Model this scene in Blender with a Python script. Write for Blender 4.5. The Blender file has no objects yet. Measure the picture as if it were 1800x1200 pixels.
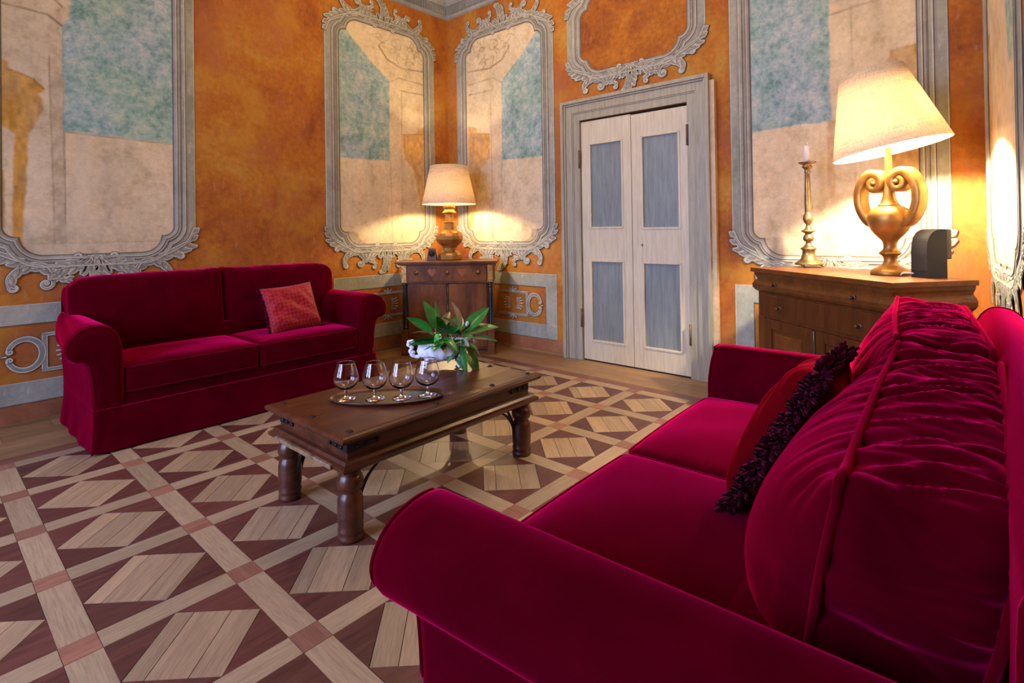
import bpy, bmesh, math, random
import numpy as np
from mathutils import Vector, Matrix
random.seed(7); RNG = np.random.RandomState(7)
D = bpy.data; SC = bpy.context.scene; COL = SC.collection
S = 0.85                      # everything below is laid out in survey units, then brought to metres at the end
PI = math.pi
# ------------------------------------------------------------------ camera, world, lights, exposure
def set_camera():
    cam = D.cameras.new('camera'); co = D.objects.new('camera', cam); COL.objects.link(co)
    yaw, pitch, roll = [math.radians(a) for a in (41.593, .467, -.837)]
    fwd = Vector((math.cos(yaw), math.sin(yaw), 0)); right = Vector((math.sin(yaw), -math.cos(yaw), 0)); up = Vector((0, 0, 1))
    f2 = fwd*math.cos(pitch)+up*math.sin(pitch); u2 = up*math.cos(pitch)-fwd*math.sin(pitch)
    r3 = right*math.cos(roll)+u2*math.sin(roll); u3 = u2*math.cos(roll)-right*math.sin(roll)
    M = Matrix((r3, u3, -f2)).transposed().to_4x4(); M.translation = Vector((-4.508, -5.044, 1.3))*S
    co.matrix_world = M
    cam.sensor_width = 36; cam.lens = 947.8/1800*36
    cam.shift_y = -(600-397.04)/1800; cam.clip_start = .02; cam.clip_end = 60
    SC.camera = co
set_camera()
W = D.worlds.new('world'); SC.world = W; W.use_nodes = True
bg = W.node_tree.nodes['Background']; bg.inputs[0].default_value = (.45, .6, 1, 1); bg.inputs[1].default_value = .6
SC.view_settings.view_transform = 'Standard'; SC.view_settings.look = 'None'
SC.view_settings.gamma = 1; SC.view_settings.exposure = 0.30; SC.view_settings.use_curve_mapping = False
def light(name, typ, loc, energy, color, size=None, size_y=None, rot=None, target=None, spread=None):
    l = D.lights.new(name, typ); l.energy = energy*S*S; l.color = color
    o = D.objects.new(name, l); COL.objects.link(o); o.location = Vector(loc)*S
    if typ == 'AREA':
        l.shape = 'RECTANGLE'; l.size = size*S; l.size_y = (size_y or size)*S
        if spread: l.spread = math.radians(spread)
    elif size: l.shadow_soft_size = size*S
    if target: o.rotation_euler = (Vector(target)-Vector(loc)).to_track_quat('-Z', 'Y').to_euler()
    if rot: o.rotation_euler = rot
    return o
# daylight through the two tall windows of the rear wall
light('window_daylight', 'AREA', (-7.35, -2.9, 2.0), 118, (.48, .58, 1), 1.5, 2.6, target=(-2.6, -2.9, .1), spread=125)
light('window_daylight', 'AREA', (-7.35, -.9, 2.0), 80, (.50, .60, 1), 1.3, 2.6, target=(-2.2, -2.4, .1), spread=125)
# two warm fill lights added near the ceiling for an unseen, assumed chandelier
light('warm_fill_light', 'POINT', (-4.2, -2.6, 3.75), 38, (1, .82, .60), .45)
light('warm_fill_light', 'POINT', (-1.7, -2.0, 3.70), 72, (1, .68, .34), .45)
# lamp bulbs
light('corner_lamp_bulb', 'POINT', (-.50, -.56, 1.72), 52, (1, .74, .42), .035)
light('sideboard_lamp_bulb', 'POINT', (-.70, -4.60, 1.90), 235, (1, .84, .60), .04)

# ------------------------------------------------------------------ materials
def mat(name): 
    m = D.materials.new(name); m.use_nodes = True; nt = m.node_tree
    return m, nt, nt.nodes['Principled BSDF']
def nd(nt, t, **k):
    n = nt.nodes.new(t)
    for a, b in k.items(): setattr(n, a, b)
    return n
def ramp(nt, stops, fac):
    r = nd(nt, 'ShaderNodeValToRGB'); e = r.color_ramp.elements
    e[0].position, e[0].color = stops[0][0], (*stops[0][1], 1); e[1].position, e[1].color = stops[-1][0], (*stops[-1][1], 1)
    for p, c in stops[1:-1]:
        x = e.new(p); x.color = (*c, 1)
    nt.links.new(fac, r.inputs[0]); return r.outputs[0]
def coords(nt, scale=(1, 1, 1), rot=(0, 0, 0), rand=False):
    tc = nd(nt, 'ShaderNodeTexCoord'); mp = nd(nt, 'ShaderNodeMapping'); mp.inputs['Scale'].default_value = scale; mp.inputs['Rotation'].default_value = rot
    nt.links.new(tc.outputs['Object'], mp.inputs[0])
    if rand:
        oi = nd(nt, 'ShaderNodeObjectInfo'); mm = nd(nt, 'ShaderNodeMath', operation='MULTIPLY'); mm.inputs[1].default_value = 37.0
        cb = nd(nt, 'ShaderNodeCombineXYZ')
        nt.links.new(oi.outputs['Random'], mm.inputs[0])
        for i in range(3): nt.links.new(mm.outputs[0], cb.inputs[i])
        nt.links.new(cb.outputs[0], mp.inputs['Location'])
    return mp.outputs[0]
def noise(nt, vec, scale, detail=4, rough=.55, dist=0):
    n = nd(nt, 'ShaderNodeTexNoise'); n.inputs['Scale'].default_value = scale; n.inputs['Detail'].default_value = detail
    n.inputs['Roughness'].default_value = rough; n.inputs['Distortion'].default_value = dist
    nt.links.new(vec, n.inputs['Vector']); return n.outputs['Fac']
def mix(nt, fac, a, b, mode='MIX'):
    m = nd(nt, 'ShaderNodeMix', data_type='RGBA', blend_type=mode)
    for sock, v in ((m.inputs[0], fac), (m.inputs[6], a), (m.inputs[7], b)):
        if isinstance(v, (int, float)): sock.default_value = v
        elif isinstance(v, tuple): sock.default_value = (*v, 1)
        else: nt.links.new(v, sock)
    return m.outputs[2]
def bump(nt, p, h, strength=.2, dist=.01):
    b = nd(nt, 'ShaderNodeBump'); b.inputs['Strength'].default_value = strength; b.inputs['Distance'].default_value = dist
    nt.links.new(h, b.inputs['Height']); nt.links.new(b.outputs[0], p.inputs['Normal'])
def plain(name, c, rough=.6, metal=0, spec=.5, var=.12, scale=8, coat=0):
    m, nt, p = mat(name); v = coords(nt)
    n = noise(nt, v, scale, 5)
    col = ramp(nt, [(.3, tuple(x*(1-var) for x in c)), (.7, tuple(min(1, x*(1+var)) for x in c))], n)
    nt.links.new(col, p.inputs['Base Color']); p.inputs['Roughness'].default_value = rough
    p.inputs['Metallic'].default_value = metal; p.inputs['Specular IOR Level'].default_value = spec; p.inputs['Coat Weight'].default_value = coat
    return m
def wood(name, c1, c2, rough=.4, scale=(1, 14, 14), rot=(0, 0, 0), spec=.5, coat=0, rnd=.25, freq=3.0):
    """grain runs along local X (before rot)"""
    m, nt, p = mat(name); v = coords(nt, scale, rot, rand=True)
    n1 = noise(nt, v, freq, 6, .6, .6); n2 = noise(nt, v, freq*5, 4, .6)
    col = ramp(nt, [(.25, c1), (.5, tuple((a+b)/2 for a, b in zip(c1, c2))), (.75, c2)], n1)
    dark = ramp(nt, [(.35, (.55, .55, .55)), (.55, (1, 1, 1))], n2)
    col = mix(nt, .55, col, dark, 'MULTIPLY')
    oi = nd(nt, 'ShaderNodeObjectInfo')
    tone = ramp(nt, [(0, (1-rnd,)*3), (1, (1+rnd*.4, 1+rnd*.3, 1+rnd*.2))], oi.outputs['Random'])
    col = mix(nt, 1.0, col, tone, 'MULTIPLY')
    nt.links.new(col, p.inputs['Base Color']); p.inputs['Roughness'].default_value = rough
    p.inputs['Specular IOR Level'].default_value = spec; p.inputs['Coat Weight'].default_value = coat; p.inputs['Coat Roughness'].default_value = .25
    bump(nt, p, n2, .08, .003)
    return m
def velvet(name, c, tint, sheen=1.0, srough=.28, hi=None, hs=1.5):
    m, nt, p = mat(name); v = coords(nt)
    n = noise(nt, v, 7, 4, .5, .4); n2 = noise(nt, v, 160, 2)
    lw = nd(nt, 'ShaderNodeLayerWeight'); lw.inputs['Blend'].default_value = .35
    col = ramp(nt, [(.3, tuple(x*.8 for x in c)), (.7, tuple(x*1.2 for x in c))], n)
    nt.links.new(col, p.inputs['Base Color']); p.inputs['Roughness'].default_value = .85; p.inputs['Specular IOR Level'].default_value = 0
    p.inputs['Sheen Weight'].default_value = sheen; p.inputs['Sheen Roughness'].default_value = srough; p.inputs['Sheen Tint'].default_value = (*tint, 1)
    bump(nt, p, n2, .12, .002)
    return m
def plaster(name, cols, scale=1.6, fine=(.82, 1.1), worn=None, rough=.8, tint=None):
    m, nt, p = mat(name); v = coords(nt)
    n = noise(nt, v, scale, 7, .62, .4); n2 = noise(nt, v, 26, 6, .7); n3 = noise(nt, v, scale*.55, 3, .5)
    k = len(cols); col = ramp(nt, [(.36+.30*i/(k-1), c) for i, c in enumerate(cols)], n)
    f = ramp(nt, [(.3, (fine[0],)*3), (.72, (fine[1],)*3)], n2); col = mix(nt, 1.0, col, f, 'MULTIPLY')
    if worn:
        v2 = coords(nt, (3, 3, .8)); wn = noise(nt, v2, 9, 8, .75); wf = ramp(nt, [(.56, (0, 0, 0)), (.72, (.9,)*3)], wn)
        col = mix(nt, wf, col, worn)
        wn2 = noise(nt, v, 60, 4, .8); wf2 = ramp(nt, [(.66, (0, 0, 0)), (.72, (.7,)*3)], wn2); col = mix(nt, wf2, col, worn)
    if tint:
        tn = noise(nt, v, .9, 5, .6); t2 = noise(nt, coords(nt, (1, 1, 1)), 2.1, 6, .65)
        col = mix(nt, ramp(nt, [(.50, (0, 0, 0)), (.62, (.75,)*3)], tn), col, tint[0]); col = mix(nt, ramp(nt, [(.52, (0, 0, 0)), (.66, (.7,)*3)], t2), col, tint[1])
    nt.links.new(col, p.inputs['Base Color']); p.inputs['Roughness'].default_value = rough; p.inputs['Specular IOR Level'].default_value = .25
    bump(nt, p, n2, .12, .004)
    return m
M = {}
M['ochre'] = plaster('orange_plaster', [(.24, .066, .014), (.36, .105, .014), (.40, .135, .015), (.43, .17, .020), (.46, .24, .04)], 1.5, (.70, 1.15), worn=(.44, .21, .12), tint=((.34, .115, .042), (.43, .20, .022)))
M['ochre_panel'] = plaster('ochre_panel_paint', [(.24, .066, .012), (.36, .115, .013), (.44, .16, .018)], 2.6, (.65, 1.2), worn=(.40, .17, .08))
M['base_red'] = plaster('red_brown_plaster', [(.20, .075, .035), (.30, .11, .045), (.34, .15, .07)], 2.5)
M['grey_band'] = plaster('grey_painted_band', [(.22, .222, .175), (.30, .302, .24), (.36, .358, .29)], 2.2, worn=(.52, .48, .42))
M['band_light'] = plaster('light_painted_line', [(.40, .385, .31), (.52, .50, .41)], 4)
M['band_dark'] = plaster('dark_painted_line', [(.10, .085, .065), (.16, .14, .11)], 4)
M['band_mid'] = plaster('mid_painted_line', [(.25, .235, .20), (.32, .30, .26)], 4)
M['band_violet'] = plaster('violet_painted_line', [(.21, .175, .15), (.27, .23, .19)], 4)
M['leaf_l'] = plaster('acanthus_highlight', [(.52, .51, .43), (.68, .66, .55)], 5)
M['leaf_g'] = plaster('acanthus_grey', [(.21, .205, .17), (.34, .33, .27)], 9)
M['leaf_d'] = plaster('acanthus_outline', [(.10, .07, .045), (.17, .13, .09)], 5)
M['cornice'] = plaster('cornice_stucco', [(.24, .25, .25), (.36, .37, .37)], 3)
M['cornice_d'] = plaster('cornice_recess', [(.12, .12, .12), (.18, .18, .18)], 3)
M['ceiling'] = plaster('ceiling_plaster', [(.55, .50, .42), (.62, .58, .5)], 2)
M['plain_wall'] = plaster('warm_wall_plaster', [(.36, .17, .07), (.46, .23, .10)], 1.5)
M['oak'] = wood('oak_parquet', (.265, .172, .098), (.395, .270, .160), .42, (1, 16, 16), spec=.4)
M['oak_strip'] = wood('oak_strip', (.275, .185, .11), (.38, .27, .165), .42, (1, 16, 16), spec=.4, rnd=.18)
M['walnut'] = wood('walnut_parquet', (.060, .018, .015), (.135, .045, .034), .38, (1, 12, 12), spec=.4)
M['cherry'] = wood('cherry_block', (.20, .08, .05), (.30, .14, .09), .4, (1, 14, 14), spec=.4)
M['border_oak'] = wood('border_oak', (.24, .125, .05), (.34, .19, .085), .4, (1, 12, 12), spec=.4)
M['velvet'] = velvet('crimson_velvet', (.062, .0003, .0045), (1, .008, .15), 1.0, .34)
M['piping'] = velvet('crimson_piping', (.085, .0004, .005), (1, .010, .12), 1.0, .36)
M['dark_velvet'] = velvet('garnet_velvet', (.085, .0008, .003), (1, .02, .05), .9, .3)
M['fringe'] = velvet('plum_fringe', (.035, .002, .008), (.6, .08, .20), .5, .4)
M['table'] = wood('sheesham_wood', (.028, .0065, .003), (.105, .027, .009), .33, (1, 9, 9), spec=.4, rnd=.1, freq=2.2, coat=.08)
M['table_worn'] = wood('worn_edge_wood', (.07, .03, .018), (.40, .25, .13), .45, (3, 9, 9), rnd=.1, freq=4)
M['iron'] = plain('black_iron', (.018, .017, .02), .38, .6)
M['cab'] = wood('flame_walnut', (.045, .012, .004), (.25, .080, .016), .36, (3.2, 1, 1.0), spec=.3, rnd=.1, freq=2.5)
M['cab_lite'] = wood('light_walnut', (.085, .025, .005), (.19, .062, .012), .38, (1.2, 9, 9), spec=.3, rnd=.12, freq=2.2)
M['cab_front'] = wood('upright_walnut', (.058, .016, .004), (.140, .042, .008), .38, (9, 9, 1.2), spec=.3, rnd=.14, freq=2.2)
M['cab_dark'] = wood('dark_walnut', (.055, .018, .008), (.12, .042, .016), .35, (9, 9, 1.3), rnd=.1, freq=2.2, coat=.2)
M['inlay'] = wood('satinwood_inlay', (.24, .06, .012), (.34, .10, .02), .35, (8, 8, 1), rnd=.05)
M['ebony'] = plain('ebonised_wood', (.012, .010, .010), .25, coat=.4)
M['brass'] = plain('aged_brass', (.30, .205, .085), .40, .9, var=.35, scale=22)
M['gilt'] = plain('gilded_wood', (.37, .185, .042), .42, .65, var=.3, scale=14)
M['gilt2'] = plain('gilded_mount', (.42, .23, .06), .4, .6, var=.5, scale=60)
M['wax'] = plain('candle_wax', (.85, .82, .78), .5, var=.03); M['wax'].node_tree.nodes['Principled BSDF'].inputs['Subsurface Weight'].default_value = .2
M['black_cloth'] = plain('speaker_cloth', (.014, .013, .015), .9, var=.2, scale=200)
M['black_plastic'] = plain('black_plastic', (.012, .012, .013), .4)
M['green_edge'] = plain('green_plastic_edge', (.01, .09, .07), .5)
M['white_cable'] = plain('white_cable', (.75, .74, .7), .5)
M['china'] = plain('white_china', (.80, .82, .86), .12, spec=.6, var=.03, coat=.3)
M['copper'] = plain('copper_rim', (.16, .07, .045), .35, .8, var=.3, scale=20)
M['tray'] = plain('dark_tray', (.03, .022, .022), .22, .5)
M['hinge'] = plain('rusty_hinge', (.16, .11, .07), .6, .5, var=.4, scale=40)
M['dark_gap'] = plain('dark_gap', (.01, .008, .007), .9)
def painted_wood(name, c, streak, rough=.5):
    m, nt, p = mat(name); v = coords(nt, (9, 9, .8)); n = noise(nt, v, 6, 7, .7, .3); v2 = coords(nt); n2 = noise(nt, v2, 2.2, 5)
    col = ramp(nt, [(.3, streak), (.62, c)], n); col = mix(nt, .5, col, ramp(nt, [(.3, (.75,)*3), (.7, (1,)*3)], n2), 'MULTIPLY')
    nt.links.new(col, p.inputs['Base Color']); p.inputs['Roughness'].default_value = rough; bump(nt, p, n, .1, .003); return m
M['door_cream'] = painted_wood('cream_door_paint', (.64, .57, .41), (.50, .43, .28))
M['door_blue'] = painted_wood('blue_grey_door_paint', (.225, .26, .245), (.135, .16, .155))
M['door_frame'] = painted_wood('grey_architrave_paint', (.37, .345, .25), (.25, .22, .15))
M['plaster_edge'] = plaster('cream_plaster_edge', [(.5, .36, .20), (.62, .5, .34)], 5)
def glass():
    m, nt, p = mat('clear_glass'); p.inputs['Transmission Weight'].default_value = 1; p.inputs['Roughness'].default_value = 0; p.inputs['IOR'].default_value = 1.45
    p.inputs['Base Color'].default_value = (.97, .96, 1, 1); return m
M['glass'] = glass()
def shade(name, col, tr):
    m, nt, p = mat(name); v = coords(nt)
    w1 = nd(nt, 'ShaderNodeTexNoise'); mp1 = coords(nt, (1, 1, 30)); w1.inputs['Scale'].default_value = 9; w1.inputs['Detail'].default_value = 4; nt.links.new(mp1, w1.inputs['Vector'])
    w2 = nd(nt, 'ShaderNodeTexNoise'); mp2 = coords(nt, (22, 22, .7)); w2.inputs['Scale'].default_value = 8; w2.inputs['Detail'].default_value = 4; nt.links.new(mp2, w2.inputs['Vector'])
    a = mix(nt, .5, w1.outputs['Fac'], w2.outputs['Fac']); c = ramp(nt, [(.38, tuple(x*.72 for x in col)), (.58, col)], a)
    t = nd(nt, 'ShaderNodeBsdfTranslucent'); d = nd(nt, 'ShaderNodeBsdfDiffuse'); mx = nd(nt, 'ShaderNodeMixShader'); mx.inputs[0].default_value = tr
    nt.links.new(c, t.inputs[0]); nt.links.new(c, d.inputs[0]); nt.links.new(d.outputs[0], mx.inputs[1]); nt.links.new(t.outputs[0], mx.inputs[2])
    nt.links.new(mx.outputs[0], nt.nodes['Material Output'].inputs[0]); return m
M['shade'] = shade('natural_linen', (.78, .61, .40), .20)
M['shade2'] = shade('glowing_linen', (.87, .72, .50), .15)
def leafmat(name, c1, c2, rough=.28):
    m, nt, p = mat(name); v = coords(nt, (1, 1, 1), rand=True); n = noise(nt, v, 6, 3); g = nd(nt, 'ShaderNodeNewGeometry')
    col = ramp(nt, [(.3, c1), (.7, c2)], n); nt.links.new(col, p.inputs['Base Color']); p.inputs['Roughness'].default_value = rough; p.inputs['Coat Weight'].default_value = .3
    return m
M['leaf'] = leafmat('glossy_leaf', (.012, .10, .012), (.03, .20, .02)); M['leaf_bright'] = leafmat('young_leaf', (.06, .36, .03), (.10, .48, .05))
M['leaf_olive'] = leafmat('olive_leaf', (.10, .11, .02), (.16, .15, .04)); M['leaf_grey'] = leafmat('pale_leaf', (.22, .22, .16), (.30, .30, .24), .5)
M['stem'] = plain('twig', (.16, .09, .045), .7); M['bud'] = plain('grey_bud', (.45, .5, .5), .6); M['petal'] = plain('cream_petal', (.75, .68, .48), .5)

# fresco material: colour attribute 'paint' and weight 'sky'
def fresco_mat():
    m, nt, p = mat('fresco_paint'); v = coords(nt)
    ca = nd(nt, 'ShaderNodeVertexColor', layer_name='paint'); sk = nd(nt, 'ShaderNodeAttribute', attribute_name='sky')
    n1 = noise(nt, v, 7, 9, .72, 0); n2 = noise(nt, v, 30, 6, .75); n3 = noise(nt, v, 1.6, 4, .5)
    base = mix(nt, 1.0, ca.outputs[0], ramp(nt, [(.30, (.74, .66, .54)), (.50, (1, .98, .94)), (.70, (1.12, 1.09, 1.03))], n1), 'MULTIPLY')
    base = mix(nt, 1.0, base, ramp(nt, [(.3, (.84,)*3), (.7, (1.1,)*3)], n2), 'MULTIPLY')
    nn = mix(nt, .45, n1, n2)
    n4 = noise(nt, v, 22, 8, .75, 0); nn = mix(nt, .5, n1, n4); sky = ramp(nt, [(.38, (.09, .19, .17)), (.46, (.19, .31, .29)), (.53, (.32, .40, .38)), (.60, (.50, .48, .40))], nn)
    tone = ramp(nt, [(.40, (.88, 1.0, .88)), (.60, (.98, 1.0, 1.10))], n3); sky = mix(nt, 1.0, sky, tone, 'MULTIPLY')
    col = mix(nt, sk.outputs['Fac'], base, sky)
    nt.links.new(col, p.inputs['Base Color']); p.inputs['Roughness'].default_value = .85; p.inputs['Specular IOR Level'].default_value = .2
    bump(nt, p, n2, .1, .003); return m
M['fresco'] = fresco_mat()

# ------------------------------------------------------------------ mesh builder
class MB:
    def __init__(s): s.v = []; s.f = []; s.mi = []; s.smooth = []
    def add(s, V, F, mi=0, sm=False):
        o = len(s.v); s.v.extend([tuple(map(float, p)) for p in V]); s.f.extend([tuple(i+o for i in f) for f in F]); s.mi.extend([mi]*len(F)); s.smooth.extend([sm]*len(F))
    def box(s, x0, x1, y0, y1, z0, z1, mi=0, T=None):
        V = [(x, y, z) for z in (z0, z1) for y in (y0, y1) for x in (x0, x1)]
        if T: V = [T(p) for p in V]
        s.add(V, [(0, 2, 3, 1), (4, 5, 7, 6), (0, 1, 5, 4), (2, 6, 7, 3), (0, 4, 6, 2), (1, 3, 7, 5)], mi)
    def bbox(s, x0, x1, y0, y1, z0, z1, b=.004, mi=0, T=None):
        """box with chamfered edges"""
        b = min(b, (x1-x0)*.45, (y1-y0)*.45, (z1-z0)*.45)
        bm = bmesh.new(); bmesh.ops.create_cube(bm, size=1)
        for v in bm.verts: v.co = Vector(((x0+x1)/2+v.co.x*(x1-x0), (y0+y1)/2+v.co.y*(y1-y0), (z0+z1)/2+v.co.z*(z1-z0)))
        bmesh.ops.bevel(bm, geom=bm.edges[:], offset=b, segments=2, affect='EDGES', profile=.6)
        s.bm(bm, mi, T=T)
    def bm(s, bm, mi=0, sm=False, T=None):
        bm.verts.index_update(); V = [T(tuple(v.co)) if T else tuple(v.co) for v in bm.verts]
        s.add(V, [tuple(v.index for v in f.verts) for f in bm.faces], mi, sm); bm.free()
    def lathe(s, prof, n=32, c=(0, 0, 0), mi=0, sm=True, cap=True, sx=1, sy=1, wob=None):
        V = []
        for r, z in prof:
            for i in range(n):
                a = 2*PI*i/n; rr = r*(wob(a, z) if wob else 1)
                V.append((c[0]+rr*math.cos(a)*sx, c[1]+rr*math.sin(a)*sy, c[2]+z))
        F = [(j*n+i, j*n+(i+1) % n, (j+1)*n+(i+1) % n, (j+1)*n+i) for j in range(len(prof)-1) for i in range(n)]
        if cap:
            F.append(tuple(range(n-1, -1, -1))); k = (len(prof)-1)*n; F.append(tuple(range(k, k+n)))
        s.add(V, F, mi, sm)
    def tube(s, P, r, n=8, mi=0, closed=False, cap=True, sm=True, flat=None):
        P = [Vector(p) for p in P]; m = len(P); R = r if isinstance(r, (list, tuple)) else [r]*m
        up = Vector((0, 0, 1)); V = []; prev = None
        for i, p in enumerate(P):
            a = P[(i-1) % m] if (closed or i > 0) else p; b = P[(i+1) % m] if (closed or i < m-1) else p
            t = (b-a).normalized() if (b-a).length > 1e-9 else Vector((1, 0, 0))
            if prev is None:
                nrm = t.cross(up) if abs(t.z) < .9 else t.cross(Vector((0, 1, 0)))
            else: nrm = prev - t*prev.dot(t)
            nrm.normalize(); prev = nrm; bi = t.cross(nrm)
            for k in range(n):
                q = 2*PI*k/n; V.append(p+nrm*(math.cos(q)*R[i])+bi*(math.sin(q)*R[i]*(flat or 1)))
        F = [(i*n+k, i*n+(k+1) % n, ((i+1) % m)*n+(k+1) % n, ((i+1) % m)*n+k) for i in range(m if closed else m-1) for k in range(n)]
        if cap and not closed: F.append(tuple(range(n-1, -1, -1))); F.append(tuple((m-1)*n+k for k in range(n)))
        s.add(V, F, mi, sm)
    def grid(s, G, mi=0, sm=True, closed_u=False):
        """G: rows of points"""
        a, b = len(G), len(G[0]); V = [p for r in G for p in r]
        F = [(i*b+j, i*b+(j+1) % b, (i+1)*b+(j+1) % b, (i+1)*b+j) for i in range(a-1) for j in range(b if closed_u else b-1)]
        s.add(V, F, mi, sm)
    def loft(s, rings, mi=0, sm=True, cap=True):
        s.grid(rings, mi, sm, closed_u=True)
        if cap:
            n = len(rings[0]); base = len(s.v)-n*len(rings)
            s.f.append(tuple(base+n-1-i for i in range(n))); s.f.append(tuple(base+n*(len(rings)-1)+i for i in range(n)))
            s.mi += [mi, mi]; s.smooth += [False, False]
    def prism(s, pts, z0, z1, mi=0, T=None):
        n = len(pts); V = [(x, y, z0) for x, y in pts]+[(x, y, z1) for x, y in pts]
        if T: V = [T(p) for p in V]
        F = [tuple(range(n-1, -1, -1)), tuple(range(n, 2*n))]+[(i, (i+1) % n, n+(i+1) % n, n+i) for i in range(n)]
        s.add(V, F, mi)
    def mesh(s, name, mats):
        me = D.meshes.new(name); me.from_pydata(s.v, [], s.f)
        for m in (mats if isinstance(mats, (list, tuple)) else [mats]): me.materials.append(M[m] if isinstance(m, str) else m)
        me.polygons.foreach_set('material_index', s.mi); me.polygons.foreach_set('use_smooth', s.smooth); me.update(); return me
    def build(s, name, mats, parent=None, loc=None, rot=None, fixn=True):
        me = s.mesh(name, mats)
        if fixn:
            bm = bmesh.new(); bm.from_mesh(me); bmesh.ops.recalc_face_normals(bm, faces=bm.faces[:]); bm.to_mesh(me); bm.free()
        return link(name, me, parent, loc, rot)
def link(name, me, parent=None, loc=None, rot=None):
    o = D.objects.new(name, me); COL.objects.link(o)
    if parent: o.parent = parent
    if loc: o.location = loc
    if rot: o.rotation_euler = rot
    return o
def tag(o, label=None, cat=None, group=None, kind=None):
    for k, v in (('label', label), ('category', cat), ('group', group), ('kind', kind)):
        if v: o[k] = v
    return o
def empty(name, loc, rz=0):
    o = D.objects.new(name, None); COL.objects.link(o); o.location = loc; o.rotation_euler = (0, 0, rz); o.empty_display_size = .1; return o
def smoothshade(o): return o
def bez(p0, p1, p2, p3, n):
    out = []
    for i in range(n+1):
        t = i/n; u = 1-t; out.append(tuple(u**3*a+3*u*u*t*b+3*u*t*t*c+t**3*d for a, b, c, d in zip(p0, p1, p2, p3)))
    return out
def catmull(P, n=6, closed=False):
    P = [np.array(p, float) for p in P]; m = len(P); out = []
    for i in range(m if closed else m-1):
        a = P[(i-1) % m] if closed or i > 0 else P[i]; b = P[i]; c = P[(i+1) % m]; d = P[(i+2) % m] if closed or i+2 < m else P[i+1]
        for k in range(n):
            t = k/n; out.append(.5*((2*b)+(-a+c)*t+(2*a-5*b+4*c-d)*t*t+(-a+3*b-3*c+d)*t**3))
    if not closed: out.append(P[-1])
    return [tuple(p) for p in out]

# ------------------------------------------------------------------ room shell
RH = 4.36
class Wall:
    def __init__(w, O, e, n): w.O, w.e, w.n = [np.array(x, float) for x in (O, e, n)]
    def T(w, p): # p = (s, z, h)
        q = w.O+w.e*p[0]+w.n*p[2]; return (q[0], q[1], q[2]+p[1])
WA = Wall((0, 0, 0), (1, 0, 0), (0, -1, 0)); WB = Wall((0, 0, 0), (0, -1, 0), (-1, 0, 0))
aC = math.radians(5); WC = Wall((0, -5.03, 0), (-math.cos(aC), -math.sin(aC), 0), (-math.sin(aC), math.cos(aC), 0))
XB = -7.2
mb = MB(); mb.box(XB-.2, .25, 0, .25, -.1, RH); wall_left = tag(mb.build('wall_left', 'ochre'), kind='structure')
mb = MB()   # door wall with the door opening
for s0, s1, z0, z1 in ((-.0, 1.985, 0, RH), (3.10, 5.03, 0, RH), (1.985, 3.10, 2.385, RH)): mb.box(0, .25, -s1, -s0, z0 if z0 else -.1, z1)
wall_right = tag(mb.build('wall_right', 'ochre'), kind='structure')
mb = MB(); mb.prism([WC.T((0, 0, 0))[:2], WC.T((7.4, 0, 0))[:2], WC.T((7.4, 0, -.25))[:2], (.25, -5.28)], -.1, RH)
wall_front = tag(mb.build('wall_front', 'ochre'), kind='structure')
mb = MB()   # rear wall with two tall windows
ys = [(-6.0, -3.7), (-2.1, -1.6), (-.2, .25)]
for y0, y1 in ys: mb.box(XB-.25, XB, y0, y1, -.1, RH)
for y0, y1 in ((-3.7, -2.1), (-1.6, -.2)): mb.box(XB-.25, XB, y0, y1, -.1, .6); mb.box(XB-.25, XB, y0, y1, 3.4, RH)
wall_back = tag(mb.build('wall_back', 'plain_wall'), kind='structure')
for i, (y0, y1) in enumerate(((-3.7, -2.1), (-1.6, -.2))):
    wnd = MB()
    for a, b in ((y0, y0+.06), (y1-.06, y1), ((y0+y1)/2-.03, (y0+y1)/2+.03)): wnd.box(XB-.16, XB-.1, a, b, .6, 3.4)
    for z in (.6, 1.5, 2.45, 3.34): wnd.box(XB-.16, XB-.1, y0, y1, z, z+.06)
    tag(wnd.build('window_%d' % (i+1), 'door_cream'), kind='structure')
mb = MB(); mb.box(XB-.25, .25, -6.1, .25, RH, RH+.12); tag(mb.build('ceiling', 'ceiling'), kind='structure')
mb = MB(); mb.box(XB-.25, .25, -6.1, .25, -.12, -.012); floor = tag(mb.build('floor', 'border_oak'), kind='structure')

# parquet: pieces are parts of the floor
UX = [-3.592+.502*k for k in range(-3, 7)]      # right edges of the strips running to the left wall
VY = [-.791-.508*k for k in range(0, 9)]        # top edges of the strips running to the door wall
SW = .099; TH = .012
def piece(name, me, x, y, rz=0):
    o = link(name, me, floor, (x, y, -.012+RNG.uniform(-.0004, .0004)), (0, 0, rz)); return o
def board_mesh(name, L, w, m):
    q = MB(); g = .0007; q.bbox(-L/2+g, L/2-g, -w/2+g, w/2-g, 0, TH, .0012); return q.mesh(name, m)
cw, ch = .502-SW, .508-SW
me_v = board_mesh('strip_board', ch, SW, 'oak_strip'); me_h = board_mesh('strip_board', cw, SW, 'oak_strip'); me_c = board_mesh('crossing_block', SW, SW, 'cherry')
def tri_mesh():
    q = MB(); a, b = cw/2, ch/2; g = .0009
    q.prism([(g, g), (a-g*2, g), (g, b-g*2)], 0, TH); return q.mesh('parquet_triangle', 'walnut')
me_t = tri_mesh()
def tri_mesh2():
    q = MB(); a, b = cw/2, ch/2; g = .0009
    q.prism([(g, g), (g, b-g*2), (-(a-g*2), g)], 0, TH); return q.mesh('parquet_triangle', 'walnut')
me_t2 = tri_mesh2()
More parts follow.
